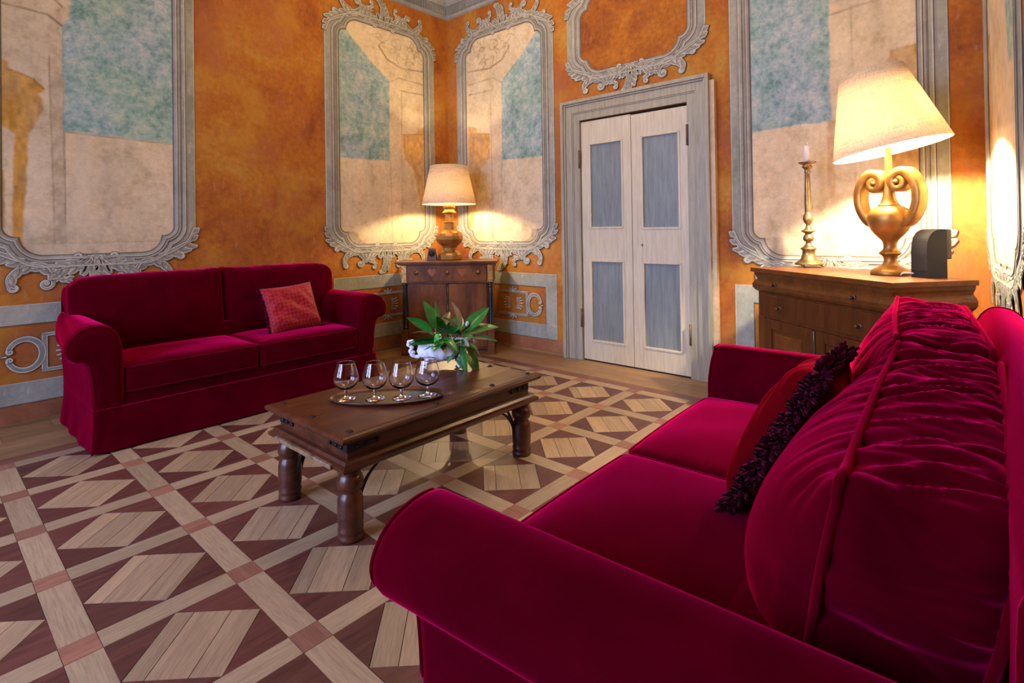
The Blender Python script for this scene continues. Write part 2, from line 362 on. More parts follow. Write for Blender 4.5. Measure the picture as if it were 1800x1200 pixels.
# inner diamond cut in three boards running along (+,+)
u = np.array([cw/2, ch/2]); v = np.array([cw/2, -ch/2]); angu = math.atan2(u[1], u[0])
def para(f0, f1):
    q = MB(); c0 = np.array([-cw/2, 0.]); gg = .0009/.2
    P = [c0+u*gg+v*(f0+gg), c0+u*(1-gg)+v*(f0+gg), c0+u*(1-gg)+v*(f1-gg), c0+u*gg+v*(f1-gg)]
    ca, sa = math.cos(-angu), math.sin(-angu)
    P = [(p[0]*ca-p[1]*sa, p[0]*sa+p[1]*ca) for p in P][::-1]
    q.prism(P, 0, TH); return q.mesh('parquet_board', 'oak')
cuts = [(0, .38, .80, 1), (0, .30, .62, 1), (0, .22, .66, 1)]
me_p = [[para(c[i], c[i+1]) for i in range(3)] for c in cuts]
nx, ny = len(UX), len(VY)
for i in range(nx):
    for j in range(ny):
        xr, yt = UX[i], VY[j]
        piece('crossing_block', me_c, xr-SW/2, yt-SW/2, random.choice((0, PI/2)))
        if j < ny-1: piece('strip_board', me_v, xr-SW/2, yt-SW-ch/2, PI/2)
        if i < nx-1: piece('strip_board', me_h, xr+cw/2, yt-SW/2, 0)
        if i < nx-1 and j < ny-1:
            x0, x1, y1, y0 = xr, xr+cw, yt-SW, yt-SW-ch
            piece('parquet_triangle', me_t, x0, y0); piece('parquet_triangle', me_t, x1, y1, PI)
            piece('parquet_triangle', me_t2, x1, y0); piece('parquet_triangle', me_t2, x0, y1, PI)
            k = random.randrange(3)
            for q in me_p[k]: piece('parquet_board', q, (x0+x1)/2, (y0+y1)/2, angu)
# fix vertical strip orientation: boards are built along X, so the ones along Y are turned by 90 degrees above
def strip_long(name, x0, x1, y0, y1, m):
    q = MB(); L, w_ = (x1-x0), (y1-y0); q.bbox(-L/2+.0008, L/2-.0008, -w_/2+.0008, w_/2-.0008, 0, TH, .0012)
    return link(name, q.mesh(name, m), floor, ((x0+x1)/2, (y0+y1)/2, -.012))
M['walnut_y'] = wood('walnut_band', (.12, .045, .028), (.22, .085, .05), .38, (12, 1, 12)); M['walnut_x'] = wood('walnut_band_long', (.12, .045, .028), (.22, .085, .05), .38, (1, 12, 12))
M['border_y'] = wood('border_oak_upright', (.24, .13, .055), (.34, .20, .09), .4, (12, 1, 12)); 
xa = UX[-1]; ya = VY[0]; xl = UX[0]-SW; yl = VY[-1]-SW
for k in range(5): strip_long('dark_band', xa, xa+.105, ya+.105-(k+1)*1.12, ya+.105-k*1.12-.0, 'walnut_y')
for k in range(5): strip_long('dark_band', xa-(k+1)*1.05, xa-k*1.05, ya, ya+.105, 'walnut_x')
for r in range(3):
    w_ = (-(xa+.105)-.0)/3; x0 = xa+.105+r*w_
    y = -.004
    while y > -5.0:
        L = random.uniform(.7, 1.3); y2 = max(y-L, -5.02)
        if y-y2 > .05: strip_long('border_board', x0, min(x0+w_, -.004), y2, y, 'border_y')
        y = y2
for r in range(4):
    w_ = (-(ya+.105))/4; y0 = ya+.105+r*w_
    x = xa+.105
    while x > -5.9:
        L = random.uniform(.7, 1.3); strip_long('border_board', x-L, x, y0, min(y0+w_, -.004), 'border_oak'); x -= L
for r in range(6):
    x = xl-.2*(r)-.0; strip_long('border_board', x-.2, x, yl, ya+.105, 'border_y') if x-.2 > XB else None

# ------------------------------------------------------------------ wall paintings
def circ_int(c1, r1, c2, r2):
    d = math.dist(c1, c2); a = (r1*r1-r2*r2+d*d)/(2*d); h = math.sqrt(max(0, r1*r1-a*a)); ex, ey = (c2[0]-c1[0])/d, (c2[1]-c1[1])/d
    mx, my = c1[0]+a*ex, c1[1]+a*ey; p, q = (mx-h*ey, my+h*ex), (mx+h*ey, my-h*ex)
    return p if p[0]+p[1] < q[0]+q[1] else q
def corner(d, n1=9, n2=14):
    """lower-left corner: u to the right, v up, from the side down to the bottom edge, offset outward by d"""
    c1, r1, c2, r2 = (.075, .205), .075+d, (.225, .14), .14+d
    p = circ_int(c1, r1, c2, r2); a1 = math.atan2(p[1]-c1[1], p[0]-c1[0]) % (2*PI); a2 = math.atan2(p[1]-c2[1], p[0]-c2[0]) % (2*PI)
    out = [(c1[0]+r1*math.cos(PI+(a1-PI)*i/n1), c1[1]+r1*math.sin(PI+(a1-PI)*i/n1)) for i in range(n1+1)]
    out += [(c2[0]+r2*math.cos(a2+(1.5*PI-a2)*i/n2), c2[1]+r2*math.sin(a2+(1.5*PI-a2)*i/n2)) for i in range(n2+1)]
    return out
def frame_path(s0, s1, z0, z1, d, dv=None):
    cu = corner(d); 
    if dv is not None:
        cv = corner(dv); cu = [(a[0], b[1]) for a, b in zip(cu, cv)]
    BL = [(s0+a, z0+b) for a, b in cu]; BR = [(s1-a, z0+b) for a, b in cu][::-1]
    TR = [(s1-a, z1-b) for a, b in cu]; TL = [(s0+a, z1-b) for a, b in cu][::-1]
    return BL+BR+TR+TL
def frame(wall, parent, s0, s1, z0, z1):
    prof = [(-.006, .003, 'band_dark'), (.004, .008, 'band_mid'), (.020, .014, 'band_light'), (.027, .014, 'band_dark'), (.034, .011, 'band_mid'), (.046, .014, 'band_violet'), (.054, .010, 'band_dark'), (.060, .012, 'grey_band'),
            (.078, .016, 'band_light'), (.086, .016, 'band_dark'), (.091, .010, 'band_mid'), (.105, .008, None)]
    names = ['band_dark', 'band_mid', 'band_light', 'band_violet', 'grey_band']
    mb = MB(); paths = [(frame_path(s0, s1, z0, z1, max(p[0], -.006)), p[1]) for p in prof]
    n = len(paths[0][0])
    for k in range(len(paths)-1):
        (A, ha), (B, hb) = paths[k], paths[k+1]
        V = [wall.T((a[0], a[1], ha)) for a in A]+[wall.T((b[0], b[1], hb)) for b in B]
        mb.add(V, [(i, (i+1) % n, n+(i+1) % n, n+i) for i in range(n)], names.index(prof[k][2]))
    A = frame_path(s0, s1, z0, z1, .105); B = frame_path(s0, s1, z0, z1, .153, .115); Cc = frame_path(s0, s1, z0, z1, .160, .120)
    for P, Q, h1, h2, m in ((A, B, .008, .007, 4), (B, Cc, .007, .005, 2), (Cc, frame_path(s0, s1, z0, z1, .164, .124), .004, .0015, 0)):
        V = [wall.T((a[0], a[1], h1)) for a in P]+[wall.T((b[0], b[1], h2)) for b in Q]; mb.add(V, [(i, (i+1) % n, n+(i+1) % n, n+i) for i in range(n)], m)
    return mb.build('painted_frame', names, parent, fixn=False)
# acanthus work
class Orn:
    def __init__(s, wall, fx): s.mb = MB(); s.wall, s.fx = wall, fx; s.k = 0
    def stroke(s, P, wd, layers=((.0055, .0095, 2), (0, .0115, 1), (-.0062, .0135, 0)), cap=True):
        s.k += 1; eps = (s.k % 9)*.00012
        n = len(P)
        for ex, h, mi in layers:
            L, R = [], []
            for i in range(n):
                a = P[max(0, i-1)]; b = P[min(n-1, i+1)]; t = (b[0]-a[0], b[1]-a[1]); l = math.hypot(*t) or 1; nx_, ny_ = -t[1]/l, t[0]/l
                w_ = wd[i]/2+ex
                if w_ <= 0: w_ = .0004
                L.append((P[i][0]+nx_*w_, P[i][1]+ny_*w_)); R.append((P[i][0]-nx_*w_, P[i][1]-ny_*w_))
            t = (P[-1][0]-P[-2][0], P[-1][1]-P[-2][1]); l = math.hypot(*t) or 1; w_ = max(.0004, wd[-1]/2+ex); t = (t[0]/l, t[1]/l)
            ring = []
            if cap:
                a0 = math.atan2(t[1], t[0])
                for q in range(1, 5): an = a0+PI/2-PI*q/5; ring.append((P[-1][0]+math.cos(an)*w_, P[-1][1]+math.sin(an)*w_))
            V = [s.wall.T((*s.fx(p), h+eps)) for p in L+R]; s.mb.add(V, [(i, i+1, n+i+1, n+i) for i in range(n-1)], mi)
            if ring:
                V = [s.wall.T((*s.fx(p), h+eps)) for p in [L[-1]]+ring+[R[-1]]]; s.mb.add(V, [tuple(range(len(V)))], mi)
    def vein(s, P, w_=.004, mi=1):
        s.stroke(P, [w_*(1-.6*i/(len(P)-1)) for i in range(len(P))], ((0, .0150, mi),), cap=False)
    def volute(s, c, r, a0, turns, w0, ccw=1, tail=None):
        n = int(14*turns)+4; P = []; wd = []
        for i in range(n+1):
            t = i/n; a = a0+ccw*2*PI*turns*t; rr = r*(1-.86*t); P.append((c[0]+rr*math.cos(a), c[1]+rr*math.sin(a))); wd.append(w0*(1-.45*t))
        if tail: 
            T_ = tail; P = T_+P; wd = [w0*(.6+.4*i/len(T_)) for i in range(len(T_))]+wd
        s.stroke(P, wd); s.stroke([c, (c[0]+.001, c[1])], [w0*.9, w0*.9])
    def leaf(s, P, w0, lobes, ll, side='b', curl=0, end=.35):
        w0 *= 1.25; ll *= 1.12
        """acanthus leaf along P; lobes both sides / left / right"""
        n = len(P); cum = [0]
        for i in range(1, n): cum.append(cum[-1]+math.dist(P[i], P[i-1]))
        T_ = cum[-1]
        def at(t):
            d = t*T_; i = max(j for j in range(n) if cum[j] <= d+1e-9); i = min(i, n-2); f = (d-cum[i])/max(1e-9, cum[i+1]-cum[i])
            a, b = P[i], P[i+1]; l = math.dist(a, b) or 1; return (a[0]+(b[0]-a[0])*f, a[1]+(b[1]-a[1])*f), ((b[0]-a[0])/l, (b[1]-a[1])/l)
        veins = []
        for k in range(lobes):
            t = .06+.86*k/max(1, lobes-1); p, tg = at(t); L = ll*(.75+.5*math.sin(PI*min(1, t*1.1)))*(1-.35*t)*random.uniform(.88, 1.12)
            for sd in ((1, -1) if side == 'b' else ((1,) if side == 'l' else (-1,))):
                a = math.atan2(tg[1], tg[0])+sd*random.uniform(.85, 1.1); a2 = a-sd*.55
                q = (p[0]+math.cos(a)*L*.55, p[1]+math.sin(a)*L*.55); r = (q[0]+math.cos(a2)*L*.5, q[1]+math.sin(a2)*L*.5)
                Q = bez(p, q, q, r, 5); ww = w0*.75
                s.stroke(Q, [ww*.95, ww, ww*1.05, ww, ww*.8, ww*.5]); veins.append(Q)
        s.stroke(P, [w0*(1-(1-end)*(i/(n-1))**1.3) for i in range(n)])
        for Q in veins:
            s.vein(Q[:-1], .0040, 2); s.vein([(q[0]+.004, q[1]+.004) for q in Q[1:-1]], .0030, 1)
        s.vein(P[1:], .006, 1)
        off = [(p[0]+.006, p[1]-.005) for p in P]; s.vein(off[1:], .003, 2)
    def build(s, parent): return s.mb.build('acanthus_leaf', ['leaf_g', 'leaf_l', 'leaf_d'], parent, fixn=False)
def ornament(wall, parent, cx, zb, hw, flip=1, amp=1.0, seed=1):
    """rocaille cresting below (flip=1) or above (flip=-1) a frame"""
    random.seed(seed)
    for sx in (1, -1):
        k = hw/.565
        def X(p, sx=sx): return (cx+sx*p[0], zb+flip*p[1])
        fx = X
        def P(*pts, n=5): return catmull([(a*k if a < .3 else a+hw-.565, b*amp) for a, b in pts], n)
        o = Orn(wall, fx); o.leaf(P((.03, -.02), (.09, -.075), (.17, -.085), (.24, -.105), (.30, -.145)), .040, 6, .066, 'b'); o.build(parent)
        o = Orn(wall, fx); o.volute((.115*k, -.015), .030, -PI/2, 1.3, .016, 1, P((.05, -.06), (.08, -.055), (.11, -.048), n=3)); o.build(parent)
        o = Orn(wall, fx); o.leaf(P((.30, -.145), (.33, -.085), (.40, -.060), (.48, -.085), (.535, -.15), (.53, -.22)), .038, 6, .075, 'r'); o.volute((.505+hw-.565, -.215*amp), .030, .4, 1.1, .018, -1); o.build(parent)
        o = Orn(wall, fx); o.volute((.335+hw-.565, -.200*amp), .042, PI*.75, 1.35, .024, 1, P((.37, -.09), (.32, -.12), (.297, -.165), n=3)); o.build(parent)
        o = Orn(wall, fx); o.leaf(P((.29, -.17), (.24, -.165), (.18, -.175), (.145, -.215)), .030, 4, .034, 'b'); o.volute((.165*k, -.245*amp), .026, PI*.7, 1.1, .018, 1); o.build(parent)
        o = Orn(wall, fx); o.leaf(P((.46, -.045), (.54, -.005), (.61, .035), (.675, .085), (.715, .19)), .050, 6, .070, 'r'); o.volute((.615+hw-.565, -.035*amp), .032, PI*.6, 1.2, .02, 1); o.build(parent)
        o = Orn(wall, fx)
        for a_, L_f in ((-1.45, .17), (-1.12, .165), (-.80, .15), (-.50, .135)):
            p0, dd = (.012*k, -.012), (math.cos(a_), math.sin(a_)); p3 = (dd[0]*L_f*k+.01, dd[1]*L_f*amp); Q = bez(p0, (p0[0]+dd[0]*L_f*.3, p0[1]+dd[1]*L_f*.3), (p3[0]-.012, p3[1]+.03), p3, 7)
            o.stroke(Q, [.018, .026, .034, .042, .046, .046, .040, .026]); o.vein(Q[1:-1], .005, 1); o.vein([(q[0]+.010, q[1]) for q in Q[1:-2]], .004, 2)
        o.build(parent)
    def X0(p): return (cx+p[0], zb+flip*p[1])
    o = Orn(wall, X0); o.leaf(catmull([(.0, -.02), (.012, -.09*amp), (.012, -.17*amp), (-.005, -.24*amp), (-.05, -.30*amp)], 5), .05, 6, .058, 'b'); o.volute((-.075, -.302*amp), .026, 0, 1.0, .02, -1); o.build(parent)
    random.seed(7)
# frescoes
def inpoly(X, Y, poly):
    ins = np.zeros(X.shape, bool); n = len(poly)
    for i in range(n):
        (x1, y1), (x2, y2) = poly[i], poly[(i+1) % n]
        if y1 == y2: continue
        c = ((y1 > Y) != (y2 > Y)) & (X < (x2-x1)*(Y-y1)/(y2-y1)+x1); ins ^= c
    return ins
def seglen(X, Y, L):
    d = np.full(X.shape, 9.)
    for (x1, y1), (x2, y2) in zip(L[:-1], L[1:]):
        vx, vy = x2-x1, y2-y1; t = np.clip(((X-x1)*vx+(Y-y1)*vy)/(vx*vx+vy*vy+1e-12), 0, 1); d = np.minimum(d, np.hypot(X-x1-t*vx, Y-y1-t*vy))
    return d
def smooth_noise(shape, cells, seed):
    r = np.random.RandomState(seed); g = r.rand(cells+3, cells+3); yy = np.linspace(0, cells, shape[0]); xx = np.linspace(0, cells, shape[1])
    iy, ix = yy.astype(int), xx.astype(int); fy, fx = yy-iy, xx-ix; fy = fy*fy*(3-2*fy); fx = fx*fx*(3-2*fx)
    a = g[np.ix_(iy, ix)]; b = g[np.ix_(iy, ix+1)]; c = g[np.ix_(iy+1, ix)]; d = g[np.ix_(iy+1, ix+1)]
    return (a*(1-fx)+b*fx)*(1-fy)[:, None]+(c*(1-fx)+d*fx)*fy[:, None]
def fresco(wall, parent, s0, s1, z0, z1, ops, seed=0, cream=(.56, .46, .34), st=.0065):
    nx_, nz = int((s1-s0)/st)+1, int((z1-z0)/st)+1; xs = np.linspace(s0, s1, nx_); zs = np.linspace(z0, z1, nz); X, Y = np.meshgrid(xs, zs)
    C = np.empty((nz, nx_, 3)); C[:] = cream; sky = np.zeros((nz, nx_))
    n1 = smooth_noise(X.shape, 5, seed); n2 = smooth_noise(X.shape, 14, seed+1); n3 = smooth_noise(X.shape, 50, seed+2)
    C *= (1+.22*(n1-.5)+.16*(n2-.5)+.10*(n3-.5))[..., None]
    C = C*(1-.35*np.clip(n2*1.6-.9, 0, 1))[..., None]+np.array((.50, .30, .10))*(.35*np.clip(n2*1.6-.9, 0, 1))[..., None]
    n4 = smooth_noise(X.shape, 90, seed+5); J = (n4-.5)*.012+(n2-.5)*.012; J2 = (smooth_noise(X.shape, 80, seed+3)-.5)*.012+(smooth_noise(X.shape, 9, seed+4)-.5)*.014
    for op in ops:
        kind = op[0]
        def soft(A_, B_, poly): return sum(inpoly(A_+dx, B_+dy, poly).astype(float) for dx, dy in ((.0, .0), (.004, .002), (-.004, -.002), (.002, -.004), (-.002, .004), (.007, 0), (-.007, 0)))/7
        if kind == 'sky': sky = np.maximum(sky, soft(X+J, Y+J2, op[1])*.92)
        elif kind == 'poly':
            m = soft(X+J*.6, Y+J2*.6, op[1])*op[3]*(.75+.5*(n2 if len(op) < 5 else 1)); m = np.clip(m, 0, 1)[..., None]
            C = C*(1-m)+np.array(op[2])*(1+.5*(n3-.5)+.3*(n2-.5))[..., None]*m
            sky *= 1-m[..., 0]*(1 if len(op) > 5 else 0)
        elif kind == 'line':
            d = seglen(X+J*.3, Y+J2*.3, op[1]); m = np.clip(1-d/op[3], 0, 1)*op[4]; m = (m*(.5+n2*.8)).clip(0, 1)[..., None]; C = C*(1-m)+np.array(op[2])*m
    k = [(.5*sky[:-1]+.5*sky[1:])]; 
    P = (wall.O[None, None]+wall.e[None, None]*X[..., None]+wall.n[None, None]*(.002)); P[..., 2] += Y
    me = D.meshes.new('fresco_panel'); V = P.reshape(-1, 3)
    idx = np.arange(nx_*nz).reshape(nz, nx_); F = np.stack([idx[:-1, :-1], idx[:-1, 1:], idx[1:, 1:], idx[1:, :-1]], -1).reshape(-1, 4)
    me.vertices.add(len(V)); me.vertices.foreach_set('co', V.ravel()); me.loops.add(F.size); me.loops.foreach_set('vertex_index', F.ravel().astype(np.int32))
    me.polygons.add(len(F)); me.polygons.foreach_set('loop_start', np.arange(0, F.size, 4, dtype=np.int32)); me.polygons.foreach_set('loop_total', np.full(len(F), 4, np.int32))
    me.update(calc_edges=True); me.validate()
    ca = me.color_attributes.new('paint', 'FLOAT_COLOR', 'POINT'); c4 = np.concatenate([C.reshape(-1, 3), np.ones((len(V), 1))], 1); ca.data.foreach_set('color', c4.ravel())
    at = me.attributes.new('sky', 'FLOAT', 'POINT'); at.data.foreach_set('value', sky.ravel()); me.materials.append(M['fresco'])
    return link('fresco_panel', me, parent)
URN = (.46, .24, .045); DK = (.20, .14, .09); DK2 = (.36, .29, .21)
def mirrorA(L, off=0): return [(-a+off, b) for a, b in L]
zb, zt = 1.172, 3.57
A1 = [('sky', [(-3.735, 2.07), (-3.0, 2.055), (-3.0, 3.7), (-3.62, 3.7), (-3.70, 2.90), (-3.735, 2.84)]),
      ('poly', [(-3.82, 2.90), (-3.80, 1.86), (-3.78, 1.2), (-3.72, 1.18), (-3.73, 1.87), (-3.74, 2.98)], DK2, .45),
      ('poly', [(-4.2, 2.56), (-4.10, 2.54), (-4.03, 2.51), (-4.03, 2.46), (-3.9, 2.42), (-3.84, 2.36), (-3.85, 2.34), (-3.88, 2.32), (-3.85, 2.29), (-3.85, 2.22), (-3.9, 2.08), (-3.93, 2.03), (-3.94, 1.65), (-3.96, 1.37), (-3.97, 1.19), (-4.01, 1.25), (-4.01, 1.76), (-4.0, 2.02), (-4.07, 2.08), (-4.2, 2.1)], URN, .95),
      ('poly', [(-4.2, 1.8), (-4.05, 1.76), (-4.05, 1.37), (-4.2, 1.37)], URN, .8),
      ('line', [(-4.12, 2.91), (-3.82, 2.9), (-3.74, 2.84)], DK, .012, .9), ('line', [(-3.78, 3.02), (-3.74, 2.98)], DK, .012, .9), ('line', [(-3.735, 2.84), (-3.73, 1.4)], DK, .007, .8),
      ('line', [(-3.815, 2.6), (-3.79, 1.25)], DK, .009, .6), ('line', [(-3.735, 2.065), (-3.03, 2.05)], DK, .008, .6), ('line', [(-4.0, 1.255), (-3.1, 1.255)], DK, .006, .35),
      ('line', [(-4.03, 2.46), (-3.9, 2.42), (-3.845, 2.36)], (.25, .11, .02), .012, .8)]
A2 = [('sky', [(-1.60, 3.7), (-1.50, 3.50), (-1.42, 3.45), (-1.18, 3.22), (-.88, 3.0), (-.88, 2.1), (-1.60, 2.08)]),
      ('poly', [(-.69, 2.42), (-.49, 2.46), (-.47, 2.52), (-.34, 2.56), (-.30, 1.30), (-.38, 1.35), (-.46, 1.62), (-.54, 2.02), (-.67, 2.14), (-.7, 2.27)], (.52, .29, .07), .75),
      ('line', [(-1.01, 3.37), (-.9, 3.24), (-.71, 3.18), (-.35, 3.21)], DK, .016, .8), ('line', [(-.89, 2.98), (-.75, 3.06), (-.35, 3.05)], DK, .012, .6),
      ('line', [(-.73, 2.92), (-.35, 2.93)], DK, .012, .8), ('line', [(-.71, 2.92), (-.72, 1.2)], DK2, .012, .7), ('line', [(-.87, 2.1), (-.86, 1.2)], DK2, .012, .6),
      ('line', [(-.69, 2.42), (-.40, 2.46)], (.35, .17, .03), .010, .8),
      ('poly', [(-1.5, 1.315), (-1.30, 1.31), (-1.28, 1.23), (-1.20, 1.18), (-1.5, 1.1)], (.34, .27, .19), .75)]
rs = random.Random(5)
for _ in range(34):      # faded relief carving above the painted capital
    x, y = rs.uniform(-1.0, -.42), rs.uniform(3.24, 3.52); a = rs.uniform(0, 6.28); L = []
    if y < 3.24+.25*max(0, -.70-x): continue
    for k in range(6): L.append((x, y)); a += rs.uniform(-.2, 1.0); x += .030*math.cos(a); y += .026*math.sin(a)
    A2.append(('line', L, DK, rs.uniform(.008, .013), rs.uniform(.25, .6)))
def mir(ops, c0, c1):
    out = []
    for o in ops:
        o = list(o); o[1] = [(c1-(a-c0), b) for a, b in o[1]]; out.append(tuple(o))
    return out
# door-wall panel mirrors the one beside the corner
B1 = mir(A2, 0, 0)
B1 = [(o[0], [(a+.03, b) for a, b in o[1]], *o[2:]) for o in B1]
B2 = [('sky', [(3.5, 3.7), (4.18, 3.7), (4.18, 2.07), (3.5, 2.05)]),
      ('line', [(4.16, 2.84), (4.34, 2.86), (4.70, 2.88)], DK, .014, .6), ('line', [(4.16, 2.93), (4.36, 2.94)], DK2, .014, .5),
      ('poly', [(4.34, 2.36), (4.53, 2.42), (4.54, 2.5), (4.75, 2.52), (4.75, 1.4), (4.62, 1.5), (4.55, 1.72), (4.45, 2.1), (4.36, 2.2)], (.46, .27, .08), .8),
      ('poly', [(4.16, 2.07), (4.21, 2.07), (4.20, 1.5), (4.15, 1.5)], (.46, .30, .16), .6), ('line', [(4.32, 2.86), (4.33, 1.2)], DK2, .012, .6),
      ('poly', [(3.66, 1.21), (3.84, 1.22), (3.86, 1.14), (3.93, 1.08), (3.66, 1.0)], (.34, .29, .21), .7)]
panels = [(WA, wall_left, -4.07, -3.03, zb-.004, zt, A1, 11), (WA, wall_left, -1.508, -.385, zb, zt, A2, 21), (WB, wall_right, .335, 1.495, zb, zt, B1, 31), (WB, wall_right, 3.622, 4.697, 1.075, zt, B2, 41)]
for w_, par, a, b, z0, z1, ops, sd in panels:
    fresco(w_, par, a-.012, b+.012, z0-.012, z1+.012, ops, sd, (.62, .52, .355) if sd > 15 else (.57, .475, .335)); fr = frame(w_, par, a, b, z0, z1)
    ornament(w_, fr, (a+b)/2, z0, (b-a)/2, 1, 1.0, sd); ornament(w_, fr, (a+b)/2, z1, (b-a)/2, -1, 1.0, sd+1)
# panel on the near wall, seen edge-on
Cop = [('sky', [(.62, 3.7), (1.4, 3.7), (1.4, 2.0), (1.05, 2.07)]), ('poly', [(.1, 2.4), (.35, 2.4), (.42, 1.5), (.1, 1.4)], (.52, .30, .10), .8)]
fresco(WC, wall_front, .24, 1.30, 1.07, zt, Cop, 51, (.56, .46, .32), .02); fr = frame(WC, wall_front, .25, 1.29, 1.08, zt); ornament(WC, fr, .77, 1.08, .52, 1, 1.0, 52)
# overdoor panel
fr = frame(WB, wall_right, 1.998, 3.108, 2.85, 3.60)
mb = MB(); mb.box(1.99, 3.115, 2.845, 3.605, 0, .002, T=lambda p: WB.T((p[0], p[1], p[2]))); mb.build('ochre_panel', 'ochre_panel', wall_right)
ornament(WB, fr, 2.553, 2.85, .555, 1, .80, 61); ornament(WB, fr, 2.553, 3.60, .555, -1, .8, 62)
# dado
def wbox(mb, w_, s0, s1, z0, z1, h0, h1, mi=0): mb.box(s0, s1, z0, z1, h0, h1, mi, T=w_.T)
def dado(w_, par, s0, s1, left=True, right=True, ztop=.826, zi=.697, zlo=.290, zb_=.150):
    mb = MB(); e = .072*1.9
    wbox(mb, w_, s0, s1, zi, ztop, 0, .003, 0); wbox(mb, w_, s0, s1, zb_, zlo, 0, .003, 0)
    if left: wbox(mb, w_, s0, s0+e, zlo, zi, 0, .003, 0)
    if right: wbox(mb, w_, s1-e, s1, zlo, zi, 0, .003, 0)
    wbox(mb, w_, s0, s1, ztop, ztop+.007, 0, .004, 1); wbox(mb, w_, s0, s1, zlo, zlo+.006, 0, .0038, 1)
    if right: wbox(mb, w_, s1, s1+.007, zb_, ztop+.007, 0, .004, 1)
    if left: wbox(mb, w_, s0-.007, s0, zb_, ztop+.007, 0, .004, 1); wbox(mb, w_, s0+e, s0+e+.006, zlo, zi, 0, .0038, 2)
    if right: wbox(mb, w_, s1-e-.006, s1-e, zlo, zi, 0, .0038, 2)
    wbox(mb, w_, s0+(e if left else 0), s1-(e if right else 0), zi-.007, zi, 0, .0038, 2); wbox(mb, w_, s0, s1, zb_-.006, zb_, 0, .0038, 2)
    mb.build('dado_frame', ['grey_band', 'band_light', 'band_dark'], par)
dado(WA, wall_left, -4.6, -2.86, True, True); dado(WA, wall_left, -1.582, -.11, True, False); dado(WB, wall_right, .11, 1.648, False, True); dado(WB, wall_right, 3.481, 4.95, True, False)
for w_, par, a, b in ((WA, wall_left, -6.9, -.0), (WB, wall_right, .0, 1.76), (WB, wall_right, 3.31, 5.03)):
    mb = MB(); wbox(mb, w_, a, b, 0, .142, 0, .0015); mb.build('painted_base_band', 'base_red', par)
for nm, w_, a, b in (('baseboard_left', WA, -6.9, -.02), ('baseboard_right', WB, .02, 1.76), ('baseboard_front', WB, 3.31, 5.0)):
    mb = MB(); wbox(mb, w_, a, b, -.001, .022, 0, .018); tag(mb.build(nm, 'border_oak'), kind='structure')
def dado_motif(w_, par, cx, d, cz=.494, length=.42, lattice=True):
    """d=+1: ring to the right end, lattice continues to the left"""
    f = lambda p: (cx+d*p[0], cz+p[1])
    o = Orn(w_, f); o.k = 0
    P = [(.0+.092*math.cos(a), .108*math.sin(a)) for a in np.linspace(.42, 2*PI-.42, 30)]
    o.stroke(P, [.032+.008*math.sin(PI*i/29) for i in range(30)], ((.004, .0055, 2), (0, .0065, 1), (-.007, .0075, 0)))
    for sg in (1, -1): o.volute((.078, sg*.030), .020, sg*.9, 1.2, .013, -sg)
    o.stroke([(.095, 0), (.125, 0)], [.012, .003]); o.mb.build('scroll_ring', ['leaf_g', 'leaf_l', 'leaf_d'], par, fixn=False)
    if not lattice: return
    o = Orn(w_, f); L3 = ((.003, .0045, 2), (0, .0052, 1), (-.005, .006, 0)); x1 = -.105
    o.stroke([(x1, .135), (x1, -.135)], [.032, .032], L3, False); o.stroke([(x1+.016, .125), (x1-length, .125)], [.024, .024], L3, False); o.stroke([(x1+.016, -.125), (x1-length, -.125)], [.024, .024], L3, False)
    o.mb.build('lattice_bar', ['leaf_g', 'leaf_l', 'leaf_d'], par, fixn=False)
    for cc, flip in ((x1-.10, 1), (x1-.30, -1)):
        o = Orn(w_, f)
        for a in np.linspace(-1.35, 1.35, 9):
            L = .085 if abs(a) < .9 else .06; c0 = (cc-.05*flip, .030*a); q = (c0[0]+flip*math.cos(a)*L*.6, .03*a+math.sin(a)*L*.6); r = (c0[0]+flip*math.cos(a*1.1)*L, math.sin(a*1.1)*L*1.1)
            o.stroke(bez(c0, q, q, r, 4), [.004, .005, .008, .011, .011], ((0, .0048, 1),))
        o.mb.build('palmette', ['leaf_g', 'leaf_l', 'leaf_d'], par, fixn=False)
    for sg in (1, -1):
        o = Orn(w_, f); cc = x1-.20
        for b in (-.6, 0, .6): o.stroke(bez((cc, sg*.115), (cc+b*.03, sg*.14), (cc+b*.06, sg*.155), (cc+b*.085, sg*(.172-.02*abs(b))), 5), [.012, .014, .017, .018, .016, .012], ((.003, .0072, 2), (0, .0082, 1), (-.006, .009, 0)))
        o.mb.build('fleuron', ['leaf_g', 'leaf_l', 'leaf_d'], par, fixn=False)
dado_motif(WB, wall_right, 1.355, 1, .497); dado_motif(WA, wall_left, -3.955, -1, .486, .8); dado_motif(WA, wall_left, -1.24, -1, .497, .75)
# cornice
cp = [(0, 3.925), (.03, 3.93), (.035, 3.955), (.04, 3.96), (.055, 4.055), (.075, 4.06), (.085, 4.085), (.12, 4.12), (.135, 4.155), (.20, 4.17), (.205, 4.21), (.225, 4.22), (.27, 4.29), (.285, 4.33), (.285, 4.36)]
mb = MB(); rows = []
for h, z in cp: rows.append([(XB, -h, z), (-h, -h, z), (-h, -5.03, z)])
mb.grid(rows, 0, False); tag(mb.build('trim_1', 'cornice', fixn=False), kind='structure')
fl = MB(); i = 0
s = .09
while s < 2.6:
    fl.box(s, s+.012, 3.962, 4.05, .046, .068, 0, T=WA_T if False else (lambda p: WA.T((-p[0], p[1], p[2]))))
    fl.box(s, s+.012, 3.962, 4.05, .046, .068, 0, T=WB.T); s += .026
fl = tag(fl.build('cornice_flutes', 'cornice', None), kind='stuff'); fl.parent = [o for o in COL.objects if o.name == 'trim_1'][0]

